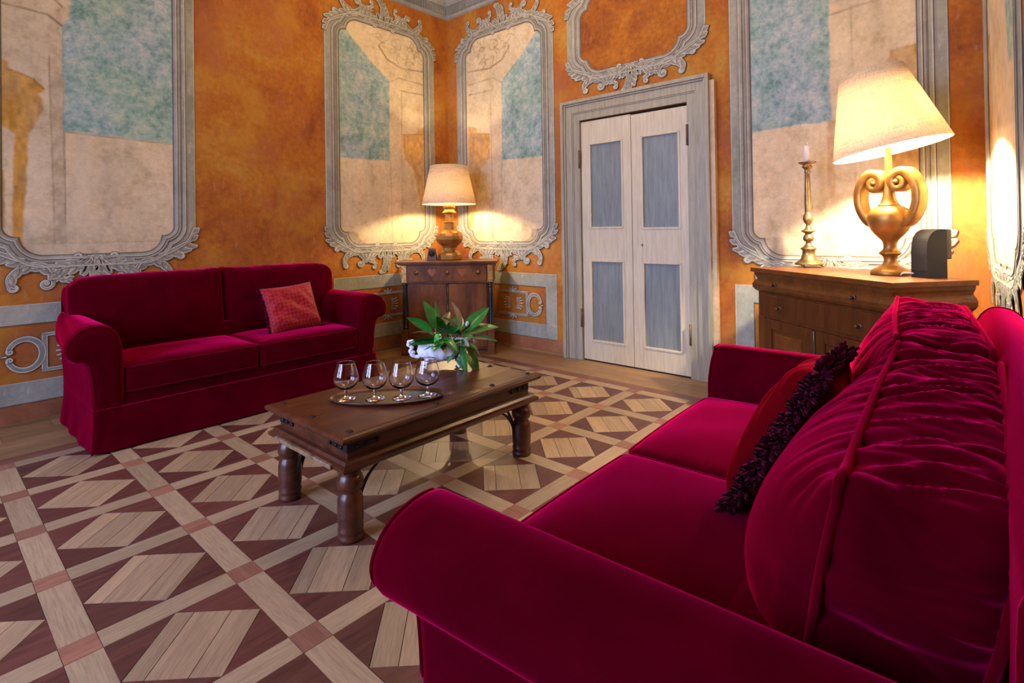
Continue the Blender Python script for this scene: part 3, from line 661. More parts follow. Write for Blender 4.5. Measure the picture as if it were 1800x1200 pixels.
# ------------------------------------------------------------------ double door
T = WB.T
door = tag(empty('door_1', (0, 0, 0)), kind='structure')
mb = MB()
def fr_ring(mb, o0, o1, h0, h1, mi):
    """architrave ring between outset o0 and o1 around the opening"""
    a, b, zt_ = 1.985, 3.10, 2.385
    mb.bbox(a-o1, a-o0, 0, zt_+o1, h0, h1, .003, mi, T=T); mb.bbox(b+o0, b+o1, 0, zt_+o1, h0, h1, .003, mi, T=T); mb.bbox(a-o0, b+o0, zt_+o0, zt_+o1, h0, h1, .003, mi, T=T)
fr_ring(mb, 0, .070, 0, .030, 0); fr_ring(mb, .070, .082, 0, .036, 0); fr_ring(mb, .082, .155, 0, .042, 0); fr_ring(mb, .155, .172, 0, .056, 0); fr_ring(mb, .172, .205, 0, .072, 0)
mb.build('architrave', 'door_frame', door)
mb = MB(); mb.box(3.305, 3.345, 0, 2.53, 0, .045, T=T); mb.build('plaster_edge', 'plaster_edge', wall_right)
def leafd(s0, s1, pans, name, zt_):
    mb = MB(); h0, h1 = -.035, .005; z0 = .012
    st0, st1 = pans[0][0], pans[0][1]
    mb.bbox(s0, st0, z0, zt_, h0, h1, .002, 0, T=T); mb.bbox(st1, s1, z0, zt_, h0, h1, .002, 0, T=T)
    zz = [z0]+[z for p in sorted(pans, key=lambda q: q[2]) for z in (p[2], p[3])]+[zt_]
    for i in range(0, len(zz), 2): mb.bbox(st0, st1, zz[i], zz[i+1], h0, h1, .002, 0, T=T)
    lf = mb.build('door_leaf', 'door_cream', door)
    for p in pans:
        m2 = MB(); m2.box(p[0], p[1], p[2], p[3], -.026, -.012, T=T); m2.build('door_panel', 'door_blue', lf)
        m3 = MB()
        w_ = .018
        for a, b, c, d in ((p[0]-.004, p[0]+w_, p[2], p[3]), (p[1]-w_, p[1]+.004, p[2], p[3]), (p[0], p[1], p[2]-.004, p[2]+w_), (p[0], p[1], p[3]-w_, p[3]+.004)): m3.bbox(a, b, c, d, -.02, .011, .006, 0, T=T)
        m3.build('panel_moulding', 'door_cream', lf)
    return lf
l1 = leafd(1.990, 2.543, [(2.08, 2.455, .195, .998), (2.08, 2.455, 1.305, 2.15)], 'l', 2.37)
l2 = leafd(2.548, 3.096, [(2.645, 3.02, .20, .994), (2.645, 3.02, 1.292, 2.155)], 'r', 2.36)
mb = MB(); mb.box(1.99, 3.10, -.05, 2.38, -.12, -.05, T=T); mb.build('dark_backing', 'dark_gap', door)
for s_, z in ((1.984, .42), (1.984, 2.0), (3.102, .38), (3.102, 2.10)):
    mb = MB(); mb.tube([T((s_, z-.09, .036)), T((s_, z+.09, .036))], .010, 8); mb.build('hinge', 'hinge', door)
mb = MB(); c = T((2.645, 1.15, .006)); mb.tube([c, (c[0]-.004, c[1], c[2])], .009, 10, 0); mb.box(2.642, 2.648, 1.132, 1.15, .004, .009, T=T); mb.build('keyhole', 'hinge', l2)

# ------------------------------------------------------------------ cushions
def axis(h, r, k, m): 
    a = list(-h+r*(1-np.cos(np.linspace(0, PI/2, k+1)))); 
    b = list(np.linspace(-h+r, h-r, m+1))[1:-1]; a2 = [-x for x in a][::-1]; return a[:-1]+[-h+r]+b+[h-r]+a2[1:]
def rbox(w_, d, h, r, m=(20, 8, 8), k=4, fn=None):
    hx, hy, hz = w_/2, d/2, h/2; ax, ay, az = axis(hx, r, k, m[0]), axis(hy, r, k, m[1]), axis(hz, r, k, m[2])
    V = {}; L = []; F = []
    def vid(p):
        key = tuple(round(c, 6) for c in p)
        if key not in V:
            q = np.array(p); c = np.array([max(-hx+r, min(hx-r, p[0])), max(-hy+r, min(hy-r, p[1])), max(-hz+r, min(hz-r, p[2]))]); d_ = q-c; l = np.linalg.norm(d_)
            # spread corner points by angle
            V[key] = len(L); L.append(c+d_/l*r if l > 1e-9 else q)
        return V[key]
    def face(A, B, mk, fl):
        for i in range(len(A)-1):
            for j in range(len(B)-1):
                f = [vid(mk(A[i], B[j])), vid(mk(A[i+1], B[j])), vid(mk(A[i+1], B[j+1])), vid(mk(A[i], B[j+1]))]; F.append(tuple(f if fl else f[::-1]))
    face(ax, ay, lambda a, b: (a, b, hz), True); face(ax, ay, lambda a, b: (a, b, -hz), False)
    face(ax, az, lambda a, b: (a, -hy, b), True); face(ax, az, lambda a, b: (a, hy, b), False)
    face(ay, az, lambda a, b: (hx, a, b), True); face(ay, az, lambda a, b: (-hx, a, b), False)
    P = np.array(L)
    if fn is not None: P = fn(P)
    return P, F
def cushion(name, parent, mt, loc, *a, rot=None, **k):
    P, F = rbox(*a, **k); q = MB(); q.add(P, F, 0, True); return q.build(name, mt, parent, loc, rot, fixn=False)
def rrect(hx, hz, r, n=8, m=10):
    out = []
    for cx, cz, a0 in ((hx-r, hz-r, 0), (-hx+r, hz-r, PI/2), (-hx+r, -hz+r, PI), (hx-r, -hz+r, 1.5*PI)):
        pts = [(cx+r*math.cos(a0+PI/2*i/n), cz+r*math.sin(a0+PI/2*i/n)) for i in range(n+1)]
        if out:
            p = out[-1]; q = pts[0]; out += [(p[0]+(q[0]-p[0])*t/m, p[1]+(q[1]-p[1])*t/m) for t in range(1, m)]
        out += pts
    p, q = out[-1], out[0]; out += [(p[0]+(q[0]-p[0])*t/m, p[1]+(q[1]-p[1])*t/m) for t in range(1, m)]
    return out
ph = RNG.rand(12)*6.28
_tab = [np.random.RandomState(90+i).rand(400, 12) for i in range(3)]
def _lk(tb, u, v):
    u = np.mod(u, 390); v = np.mod(v, 10); iu, iv = u.astype(int), v.astype(int); fu, fv = u-iu, v-iv; fu = fu*fu*(3-2*fu); fv = fv*fv*(3-2*fv)
    return (tb[iu, iv]*(1-fu)+tb[iu+1, iv]*fu)*(1-fv)+(tb[iu, iv+1]*(1-fu)+tb[iu+1, iv+1]*fu)*fv
def ruche(t, y):
    y = np.asarray(y, float)+0*t; w_ = t+.05*(_lk(_tab[2], (t+5)*6, (y+2)*7)-.5)
    a = _lk(_tab[0], (w_+4)*34+y*12, (y+1)*6); b = _lk(_tab[1], (w_+3)*70-y*16, (y+1)*11); c = _lk(_tab[2], (w_+6)*14, (y+1)*4)
    return (1-np.abs(2*a-1)*2)*(.5+c)+.45*(2*b-1)
def ruche_old(t, y):
    a = np.sin(2*PI*(15*t+.9*np.sin(3*t+ph[0])+1.6*y)+ph[1])*.5+np.sin(2*PI*(27*t+.7*np.sin(9*t)-1.2*y)+ph[2])*.35+np.sin(2*PI*(44*t+2*y)+ph[3])*.2
    return a

def make_sofa(name, loc, rz, dback, seat_d, label, seed, hi=False):
    so = tag(empty(name, loc, rz), label, 'sofa')
    hs = .83; yf = -.47; yb = .42+dback; prof = [(0, .05), (0, .30), (0, .55), (.004, .62), (.022, .69), (.055, .735), (.10, .760), (.14, .766), (.185, .758), (.235, .733), (.270, .690), (.288, .640), (.283, .592), (.262, .562), (.232, .548), (.205, .545), (.186, .525), (.172, .48), (.162, .40), (.157, .30), (.157, .05)]
    if hi: prof = [(a+(.035*max(0, (z-.5)/.2) if a < .09 else 0), z if z < .5 else .5+(z-.5)*.81) for a, z in prof]
    prof = prof[:2]+[tuple(p) for p in catmull(prof[1:-1], 3)][1:]+[prof[-1]]
    def inset(P, d):
        out = []; n = len(P)
        for i in range(n):
            a, b = P[max(0, i-1)], P[min(n-1, i+1)]; t = (b[0]-a[0], b[1]-a[1]); l = math.hypot(*t) or 1; out.append((P[i][0]+t[1]/l*d, P[i][1]-t[0]/l*d))
        return out
    for sd in (-1, 1):
        q = MB(); rings = []
        for y, ins in ((yf-.012, .055), (yf-.008, .030), (yf+.0, .014), (yf+.014, .004), (yf+.035, 0), (yf+.2, 0), (yf+.5, 0), (yb-.05, 0), (yb+.02, 0), (yb+.04, .02)):
            I = inset(prof, ins); tp = min(1, max(0, (y-yf-.03)/(yb-yf-.05))); rings.append([(sd*(hs+(a if a < .165 else .165+(a-.165)*(1-(.5 if hi else .72)*tp))), y, z) for a, z in I])
        q.loft(rings, 0, True); arm = q.build('arm', 'velvet', so)
        I = inset(prof, .010); q = MB(); q.tube([(sd*(hs+a), yf+.001, z) for a, z in I if z > .245], .0052, 6); q.build('arm_piping', 'piping', arm)
    # base and skirt
    q = MB(); q.bbox(-hs-.002, hs+.002, yf+.012, yb, .05, .318, .01); base = q.build('base', 'velvet', so)
    q = MB(); q.bbox(-hs, hs, yf+.6, yb, .3, .60, .02); q.build('inner_back', 'velvet', so)
    r_ = []; hx = .985
    def ring(z):
        t = (.25-z)/.25; t = max(0, t); fo = .004+.062*t**1.3; sdo = .002+.03*t**1.4
        pts = []
        N = 60
        for i in range(N+1):
            x = -hx+2*hx*i/N; e = min(1, (hx-abs(x))/.05); pl = math.exp(-((hx-abs(x)-.035)/.012)**2)*.022*t
            pts.append((x*(1+sdo/hx), yf-.018-fo+pl+.004*math.sin(x*9+seed)*t, z))
        for sgn in (1, -1):
            M_ = 30; seg = []
            for i in range(1, M_+1):
                y = yf-.018+(yb-yf+.02)*i/M_; pl = math.exp(-((y-yf-.02)/.012)**2)*.022*t; seg.append((sgn*(hx+sdo-pl+.006*math.sin(y*22+seed)*t), y-fo*max(0, 1-i/4), z))
            if sgn == 1: pts += seg; 
            else: pts = seg[::-1]+pts
        return pts
    q = MB(); q.grid([ring(z) for z in (.252, .22, .17, .11, .06, .012)], 0, True); sk = q.build('skirt', 'velvet', so, fixn=False)
    q = MB(); R0 = ring(.25); q.tube([(p[0], p[1]-.001, .251) for p in R0], .0045, 6); q.build('skirt_piping', 'piping', sk)
    q = MB(); q.box(-hx+.01, hx-.01, yf-.01, yb, .235, .249); q.build('skirt_band', 'velvet', sk)
    # seat cushions
    for k in (-1, 1):
        w_ = hs-.004; z0, hh = .405, .175
        def fn(P, k=k):
            P = P.copy(); hx_, hy_, hz_ = w_/2, seat_d/2, hh/2; e = (1-np.clip(np.abs(P[:, 0])/hx_, 0, 1)**4)*(1-np.clip(np.abs(P[:, 1])/hy_, 0, 1)**4)
            P[:, 2] += np.where(P[:, 2] > 0, .022*e, -.004*e); P[:, 1] += np.where(P[:, 1] < -hy_+.02, -.010*(1-(P[:, 0]/hx_)**2)*1, 0)
            P[:, 2] += .0025*np.sin(P[:, 0]*13+P[:, 1]*9+k+seed)*e
            return P
        c = cushion('seat_cushion', so, 'velvet', (k*w_/2+k*.002, yf-.006+seat_d/2, z0), w_, seat_d, hh, .038, m=(28, 20, 6), fn=fn)
        for s_ in (1, -1):
            L = rrect(w_/2-.004, seat_d/2-.004, .036, 6, 14); P = np.array([(a, b, s_*(hh/2-.014)) for a, b in L]); P = fn(P); P[:, 2] = np.where(True, P[:, 2]-0, P[:, 2])
            q = MB(); q.tube([tuple(p) for p in P], .0052, 6, closed=True); q.build('seat_piping', 'piping', c)
    # frame back
    q = MB(); y0, y1 = (yb-.040 if hi else yb-.065), yb+.075; pr = [(y0+.01, .20), (y0, .5), (y0-.0, .86), (y0+.012, .925), (y0+.045, .968), (y0+.085, .975), (y0+.125, .958), (y0+.150, .915), (y0+.148, .85), (y0+.14, .5), (y0+.14, .05), (y0+.01, .05)]
    if not hi: pr = [(min(a, yb+.085), b) for a, b in pr]
    if not hi: pr = [(a, b-.035 if b > .8 else b) for a, b in pr]
    pr = catmull(pr, 3, True)
    cyy, czz = y0+.07, .5
    rings = []
    for x, sc in ((-1.035, .80), (-1.030, .93), (-1.015, .985), (-.99, 1), (-.5, 1), (0, 1), (.5, 1), (.99, 1), (1.015, .985), (1.030, .93), (1.035, .80)):
        rings.append([(x*(1 if hi else .955)*(1 if z > .62 else .94), cyy+(y-cyy)*sc, czz+(z-czz)*(1-(1-sc)*.18)) for y, z in pr])
    q.loft(rings, 0, True); bk = q.build('back_frame', 'velvet', so)
    for x in ((-1.022, 1.022) if hi else (-.976, .976)):
        q = MB(); q.tube([(x, cyy+(y-cyy)*.99, czz+(z-czz)*.995) for y, z in pr if z > .64], .0055, 6, closed=False); q.build('back_piping', 'piping', bk)
    # back cushions
    yc = .265+dback+(.005 if hi else 0); th = .225 if hi else .19
    for k in (-1, 1):
        w_ = hs-.006; hh = .52
        def fn(P, k=k, pipe=False):
            P = P.copy(); hx_, hy_, hz_ = w_/2, th/2, hh/2; x, y, z = P[:, 0], P[:, 1], P[:, 2]
            ex = np.clip(np.abs(x)/hx_, 0, 1); ez = np.clip(np.abs(z)/hz_, 0, 1); front = np.clip(-y/hy_, 0, 1)
            bul = (1-ex**3)*(1-ez**3)
            ny_ = y-front*((.160 if k == 1 else .11) if hi else .06)*bul*(1-.40*np.clip(z/hz_, -.6, 1) if hi else 1)+np.clip(y/hy_, 0, 1)*.02*bul
            nz_ = z+.0*z; nx_ = x.copy()
            # gathered boxing: ripples that fade towards the middle of the faces
            topw = np.clip((z/hz_-.80)/.2, 0, 1); sidew = np.clip((ex-.86)/.14, 0, 1)*(1-topw); amp = (.0085 if hi else .003)*(0 if pipe else 1)
            nz_ = nz_+amp*ruche(x+k*.37, y)*topw*(1-.6*np.clip(np.abs(y)/hy_-.8, 0, 1)*5*.5)+.012*topw*(1-ex**2)*(1-np.abs(y/hy_))
            nx_ = nx_+np.sign(x)*amp*.7*ruche(z*.8+.11, y)*sidew
            fw = front*np.clip((ez-.35)/.5, 0, 1)*np.where(z > 0, 1, .3); ny_ = ny_-amp*.8*ruche(x+k*.37, z*.25)*fw*(1-topw*.6)
            nz_ = nz_+((.055*(ex**8)*(.35+.65*front)-.035*(ex**10)*(1-front)) if hi else .028*ex**6)*np.clip(z/hz_, 0, 1)-.014*np.clip(z/hz_, 0, 1)
            if hi: nz_ = nz_+np.clip(z/hz_, 0, 1)*((.040*(-x/hx_)-.052) if k == 1 else (.002+.012*(-x/hx_)))
            else: nz_ = nz_+np.clip(z/hz_, 0, 1)*.022
            out_ = np.clip(k*x/hx_, 0, 1)**2*(1/(1+np.exp(-(z+.035)*60)))
            nx_ = nx_+k*out_*(.035 if hi else .165)
            if not hi: nz_ = nz_-.075*np.clip(k*x/hx_, 0, 1)**10*np.clip(z/hz_, 0, 1)
            zz = nz_; ny_ = ny_+np.tan(math.radians(10 if hi else 7))*(zz)
            return np.stack([nx_, ny_, zz], 1)
        mm = (120, 12, 50) if hi else (70, 6, 30)
        c = cushion('back_cushion', so, 'velvet', (k*w_/2+k*.003, yc-(.035 if hi and k == -1 else 0), .745), w_, th, hh, .05, rot=(0, 0, math.radians(4.5) if hi and k == -1 else 0), m=mm, k=5, fn=fn)
        for s_ in ((1, -1) if hi else (1,)):
            L = rrect(w_/2-.006, hh/2-.006, .05, 8, 30); P = fn(np.array([(a, s_*(th/2-.012), b) for a, b in L]), pipe=True)
            if hi: jt = np.arange(len(P))/24.; P[:, 2] += .006*(_lk(_tab[0], jt+3, jt*0)-.5); P[:, 1] += .008*(_lk(_tab[1], jt+9, jt*0)-.5)
            q = MB(); q.tube([tuple(p) for p in P], .0075 if hi else .005, 8, closed=True); q.build('cushion_piping', 'piping', c)
    return so
make_sofa('velvet_sofa', (-2.775, -.53, 0), 0, 0, .60, 'crimson velvet two-seat sofa against the frescoed wall, checked cushion on it', 1)
make_sofa('velvet_sofa', (-2.745, -4.505, 0), PI+math.radians(2.0), .14, .74, 'crimson velvet two-seat sofa in the foreground with gathered back cushions', 2, hi=True)

# scatter cushions
def scatter(name, loc, rot, a, b, t, mt, label, fringe_r, seed, check=False, mats=None):
    rnd = random.Random(seed); pl = tag(empty(name, loc), label, 'cushion'); pl.rotation_euler = rot
    n = 48; q = MB()
    for sg in (1, -1):
        G = []
        for i in range(n+1):
            row = []
            for j in range(n+1):
                u_, v_ = -1+2*i/n, -1+2*j/n; px = a/2*u_*(1-.07*(1-v_*v_)); pz = b/2*v_*(1-.07*(1-u_*u_))
                h = t/2*max(0, (1-u_**4)*(1-v_**4))**.55
                wr = .006*math.sin(5*u_+8*v_+seed)*(1-u_*u_)+.004*math.sin(14*u_*v_+9*u_+seed)*(1-v_*v_)
                h = h+wr*min(1, h*20)
                if check and sg > 0:
                    c_, d_ = u_+v_, u_-v_; g = abs(math.sin(c_*13))*abs(math.sin(d_*13)); h += .0022*g*(1 if abs(u_) < .82 and abs(v_) < .82 else 0)
                row.append((px, -sg*max(h, .0005), pz))
            G.append(row)
        q.grid(G, 0, True)
    body = q.build('cushion_cover', mt, pl)
    fr_ = MB(); per = []
    m_ = 44
    for s0, s1 in (((-1, -1), (1, -1)), ((1, -1), (1, 1)), ((1, 1), (-1, 1)), ((-1, 1), (-1, -1))):
        for i in range(m_):
            u_ = s0[0]+(s1[0]-s0[0])*i/m_; v_ = s0[1]+(s1[1]-s0[1])*i/m_; per.append((a/2*u_*(1-.07*(1-v_*v_)), b/2*v_*(1-.07*(1-u_*u_)), u_, v_))
    for x, z, u_, v_ in per:
        for r in range(9 if fringe_r > .02 else 5):
            an = math.atan2(z/(b/2), x/(a/2))+rnd.uniform(-.5, .5); ly = rnd.uniform(-.9, .9)*fringe_r*.7; L = fringe_r*rnd.uniform(.35, 1.0)
            ox, oz = (u_ if abs(u_) >= .999 else 0), (v_ if abs(v_) >= .999 else 0); l = math.hypot(ox, oz) or 1; ox, oz = ox/l+rnd.uniform(-.5, .5), oz/l+rnd.uniform(-.5, .5)
            e = (x+ox*L, ly*1.6, z+oz*L); s_ = (x-ox*.004, ly*.4, z-oz*.004); mid = ((s_[0]+e[0])/2+rnd.uniform(-.003, .003), (s_[1]+e[1])/2+rnd.uniform(-.003, .003), (s_[2]+e[2])/2)
            fr_.tube([s_, mid, e], [.0035, .0068, .0045] if fringe_r > .02 else [.002, .0042, .0025], 4, cap=False)
    f_ = fr_.build('fringe', 'fringe', pl, fixn=False); f_['kind'] = 'stuff'
    return pl
def damask():
    m, nt, p = mat('checked_red_silk'); v = coords(nt, (1, 1, 1), (0, PI/4, 0)); 
    ck = nd(nt, 'ShaderNodeTexChecker'); ck.inputs['Scale'].default_value = 52; nt.links.new(v, ck.inputs['Vector'])
    ck.inputs['Color1'].default_value = (.22, .003, .008, 1); ck.inputs['Color2'].default_value = (.34, .010, .022, 1)
    nt.links.new(ck.outputs[0], p.inputs['Base Color']); p.inputs['Roughness'].default_value = .6; p.inputs['Specular IOR Level'].default_value = .2; p.inputs['Sheen Weight'].default_value = .3; p.inputs['Sheen Tint'].default_value = (1, .3, .3, 1); return m
M['silk'] = damask()
scatter('throw_pillow', (-2.375, -.685, .685), (math.radians(-22), math.radians(-3), math.radians(4)), .46, .40, .15, 'silk', 'red checked silk throw pillow with plum fringe on the wall-side sofa', .018, 3, True)
scatter('throw_pillow', (-2.765, -4.592, .712), (math.radians(-30), math.radians(-4), PI+math.radians(3)), .44, .46, .17, 'dark_velvet', 'garnet velvet throw pillow with thick fluffy fringe on the foreground sofa', .028, 5)

# ------------------------------------------------------------------ coffee table
X0, X1, Y0, Y1, ZT = -3.335, -2.045, -3.068, -2.355, .46
ct = tag(empty('coffee_table', ((X0+X1)/2, (Y0+Y1)/2, 0)), 'dark carved wood coffee table with iron straps, between the two sofas', 'table')
hx, hy = (X1-X0)/2, (Y1-Y0)/2
def ringbox(mb, a, b, prof, mi=0):
    """moulded rim: prof list of (outset, z) swept round a rectangle a x b"""
    rows = [[(sx*(a+o), sy*(b+o), z) for sx, sy in ((-1, -1), (1, -1), (1, 1), (-1, 1))] for o, z in prof]; V = [p for r in rows for p in r]
    F = [(i*4+j, i*4+(j+1) % 4, (i+1)*4+(j+1) % 4, (i+1)*4+j) for i in range(len(rows)-1) for j in range(4)]; F += [(3, 2, 1, 0), tuple(len(rows)*4-4+j for j in range(4))]; mb.add(V, F, mi)
q = MB(); ringbox(q, hx-.02, hy-.02, [(0, ZT-.030), (.012, ZT-.028), (.019, ZT-.020), (.020, ZT-.010), (.014, ZT-.003), (.004, ZT)]); top = q.build('tabletop', 'table', ct)
nb = 4
for i in range(nb):
    q = MB(); a = -hy+.03+(2*hy-.06)*i/nb; b = -hy+.03+(2*hy-.06)*(i+1)/nb; q.bbox(-hx+.03, hx-.03, a+.0008, b-.0008, ZT-.006, ZT+.0015, .0008); q.build('top_board', 'table', top)
q = MB(); ringbox(q, hx-.055, hy-.055, [(0, .335), (0, ZT-.029)]); q.build('apron', 'table', ct)
q = MB(); ringbox(q, hx-.045, hy-.045, [(-.02, .300), (.02, .303), (.032, .312), (.034, .328), (.018, .336), (.010, .348), (-.012, .350)]); q.build('lower_moulding', 'table', ct)
for sx, sy in ((-1, -1), (1, -1), (-1, 1), (1, 1)):
    q = MB(); lx, ly = sx*(hx-.085), sy*(hy-.085)
    q.lathe([(.050, 0), (.054, .004), (.055, .020), (.049, .028), (.053, .034), (.054, .050), (.050, .058), (.054, .075), (.055, .12), (.054, .165), (.049, .188), (.041, .200), (.040, .206), (.050, .216), (.056, .235), (.056, .252), (.048, .272), (.040, .284), (.052, .300)], 28)
    lg = q.build('leg', 'table', ct, (lx, ly, 0))
    q = MB()
    for off, sg in ((0, 1), (.045, 1)):
        for ax_ in (0, 1):
            P = []
            for i in range(13):
                t = i/12; a = PI/2*t; R1 = .225+off; d = .050+(R1)*(1-math.cos(a))*.90; z = .09+off*1.0+(.212-off*1.0)*math.sin(a)
                p = (-sx*d, -sy*.012, z) if ax_ == 0 else (-sx*.012, -sy*min(d, .26), z); P.append(p)
            q.tube(P, .0052, 6)
    q.build('iron_brace', 'iron', ct, (lx, ly, 0))
    # corner strap with studs
    q = MB(); xx, yy = sx*(hx-.055), sy*(hy-.055); zc = .392
    for ax_, L in ((0, .15), (1, .13)):
        P = [(0, 0), (L*.55, .0), (L*.75, .0), (L, .0)]; W_ = [.017, .015, .010, .013]
        for i in range(3):
            for k in (0,):
                a0, a1 = P[i][0], P[i+1][0]; w0, w1 = W_[i], W_[i+1]
                if ax_ == 0: V = [(xx-sx*a0, yy+sy*.003, zc-w0), (xx-sx*a1, yy+sy*.003, zc-w1), (xx-sx*a1, yy+sy*.003, zc+w1), (xx-sx*a0, yy+sy*.003, zc+w0)]
                else: V = [(xx+sx*.003, yy-sy*a0, zc-w0), (xx+sx*.003, yy-sy*a1, zc-w1), (xx+sx*.003, yy-sy*a1, zc+w1), (xx+sx*.003, yy-sy*a0, zc+w0)]
                o_ = Vector((0, -sy*.003, 0)) if ax_ == 0 else Vector((-sx*.003, 0, 0)); V += [tuple(Vector(v_)+o_) for v_ in V]
                q.add(V, [(0, 1, 2, 3), (4, 7, 6, 5), (0, 4, 5, 1), (1, 5, 6, 2), (2, 6, 7, 3), (3, 7, 4, 0)])
        for t in (.3, .62, 1.0):
            p = (xx-sx*L*t, yy+sy*.004, zc) if ax_ == 0 else (xx+sx*.004, yy-sy*L*t, zc); d_ = (0, sy*.006, 0) if ax_ == 0 else (sx*.006, 0, 0)
            q.tube([p, tuple(a+b for a, b in zip(p, d_))], .008, 8)
    q.build('corner_strap', 'iron', ct)
for x, y in [(-hx+.07, -hy+.06), (-.1, -hy+.06), (hx-.35, -hy+.06), (hx-.05, -hy+.06), (-hx+.06, 0), (-hx+.07, hy-.06), (hx-.06, hy-.06), (0, hy-.06), (hx-.06, 0)]:
    q = MB(); q.lathe([(.017, 0), (.016, .002), (.009, .004), (.008, .007), (.004, .009)], 14); q.build('stud', 'iron', top, (x, y, ZT+.0012))
q = MB(); q.bbox(-hx+.005, -hx+.04, -hy+.10, hy-.10, .311, .330, .004); q.build('worn_edge', 'table_worn', ct, (-.0045, 0, 0))

# tray and glasses
TZ = ZT+.0016
def oval(mb, a, b, prof, n=56, mi=0):
    mb.lathe([(1, 0)]*0 or [(1, 0)], n) if False else None
    rows = [[((a+o)*math.cos(2*PI*i/n), (b+o)*math.sin(2*PI*i/n), z) for i in range(n)] for o, z in prof]; mb.grid(rows, mi, True, True)
    base = len(mb.v)-n; mb.f.append(tuple(base+i for i in range(n))); mb.mi.append(mi); mb.smooth.append(False)
tr = tag(empty('serving_tray', (-2.885, -2.745, TZ), math.radians(-44)), 'oval dark metal tray with coppery rim under the four glasses', 'tray')
q = MB(); oval(q, .27, .13, [(-.02, .0), (-.002, .002), (.0, .006), (-.004, .005), (-.02, .004)]); q.build('tray_base', 'tray', tr)
q = MB(); rows = [[((.27+o)*math.cos(2*PI*i/64), (.13+o)*math.sin(2*PI*i/64), z) for i in range(64)] for o, z in ((0, .004), (.012, .014), (.016, .0165), (.017, .0145), (.004, .002))]; q.grid(rows, 0, True, True); q.build('tray_rim', 'copper', tr)
def snifter(x, y, label):
    g = tag(empty('brandy_glass', (x, y, TZ+.0045)), label, 'glass', 'brandy glasses on the tray')
    q = MB(); outer = [(.004, .048), (.022, .051), (.042, .062), (.057, .080), (.0625, .100), (.061, .122), (.055, .146), (.048, .168), (.0435, .184)]
    inner = [(.0420, .184), (.0465, .168), (.0535, .146), (.0595, .122), (.0608, .101), (.055, .082), (.040, .066), (.020, .056), (.003, .053)]
    outer = catmull(outer, 3); inner = catmull(inner, 3); q.lathe([tuple(p) for p in outer]+[(.0428, .1848)]+[tuple(p) for p in inner], 40); q.build('bowl', 'glass', g)
    q = MB(); q.lathe([(.0455, 0), (.0465, .0015), (.044, .003), (.025, .006), (.011, .011), (.0075, .018), (.0065, .028), (.0075, .040), (.012, .0455), (.012, .0475)], 32); q.build('stem_and_foot', 'glass', g)
for (x, y), lb in zip(((-3.040, -2.612), (-2.945, -2.722), (-2.852, -2.815), (-2.738, -2.880)), ('first clear brandy glass on the tray, nearest the crimson wall sofa', 'second clear brandy glass from the wall-sofa end of the tray', 'third clear brandy glass on the tray, one before the china bowl', 'clear brandy glass at the tray end in front of the china bowl')):
    snifter(x, y, lb)

# china bowl and foliage
BX, BY = -2.31, -2.50; bang = math.radians(-38)
bw = tag(empty('china_bowl', (BX, BY, TZ+.013), bang), 'white footed oval china bowl with scroll handles on the coffee table', 'bowl'); bw.scale = (1.14, 1.14, 1.10)
wob = lambda a, z: 1+.035*math.cos(16*a)*max(0, min(1, (.12-z)/.05))*(1 if z > .03 else 0)
q = MB(); q.lathe([(.04, .030), (.075, .035), (.115, .055), (.132, .085), (.128, .105), (.126, .118), (.140, .132), (.146, .136), (.140, .137), (.122, .122), (.118, .10), (.105, .06), (.05, .045)], 96, sx=1, sy=.62, wob=wob); q.build('basin', 'china', bw)
q = MB()
for i in range(60):
    a = 2*PI*i/60; q.lathe([(.0001, -.004), (.005, 0), (.0001, .004)], 6, (.145*math.cos(a), .145*.62*math.sin(a), .137))
q.build('beaded_rim', 'china', bw)
for sx in (-1, 1):
    q = MB(); P = catmull([(sx*.115, 0, .055), (sx*.150, 0, .060), (sx*.168, 0, .085), (sx*.160, 0, .108), (sx*.178, 0, .125), (sx*.172, 0, .142), (sx*.150, 0, .140), (sx*.138, 0, .130)], 4); q.tube(P, [.008+.004*math.sin(i*.9)**2 for i in range(len(P))], 8)
    q.tube([(sx*.150, -.006, .080), (sx*.160, .006, .084)], .011, 8); q.build('handle', 'china', bw)
for sx in (-1, 1):
    for sy in (-1, 1):
        q = MB(); P = catmull([(sx*.075, sy*.045, .042), (sx*.088, sy*.055, .030), (sx*.082, sy*.052, .014), (sx*.095, sy*.060, .005)], 4); q.tube(P, [.017-.008*math.sin(PI*i/(len(P)-1)) for i in range(len(P))], 8, flat=.8); q.build('foot', 'china', bw)
pl = tag(empty('magnolia_branches', (BX, BY, TZ+.115), 0), 'glossy green magnolia branches spilling from the white china bowl', 'plant')
def leafmesh(mt, L, w_, bend, fold=.25):
    q = MB(); G = []; n, m = 12, 6
    for i in range(n+1):
        t = i/n; hw_ = w_/2*(max(0, math.sin(PI*min(1, t**.85))))**.75*(1-.15*t)+.0008; z = -bend*t*t*L; x = L*t*(1-.15*bend*t); row = []
        for j in range(m+1): u_ = -1+2*j/m; row.append((x, u_*hw_, z+abs(u_)*hw_*fold+.003*math.sin(t*14+u_*2)))
        G.append(row)
    q.grid(G, 0, True); return q.mesh('leaf', mt)
import itertools
camdir = Vector((math.cos(math.radians(50)), math.sin(math.radians(50)), 0)); rt = Vector((camdir.y, -camdir.x, 0))   # broad side of the arrangement faces the room's seating
def put_leaf(me, base, direction, roll=0.0, sc=1.0):
    d = Vector(direction).normalized(); up = Vector((0, 0, 1)) if abs(d.z) < .93 else -camdir
    y = up.cross(d).normalized(); z = d.cross(y).normalized(); R_ = Matrix((d, y, z)).transposed(); R_ = R_ @ Matrix.Rotation(roll, 3, 'X')
    o = link('leaf', me, pl); M4 = (R_*sc).to_4x4(); M4.translation = Vector(base); o.matrix_local = M4; return o
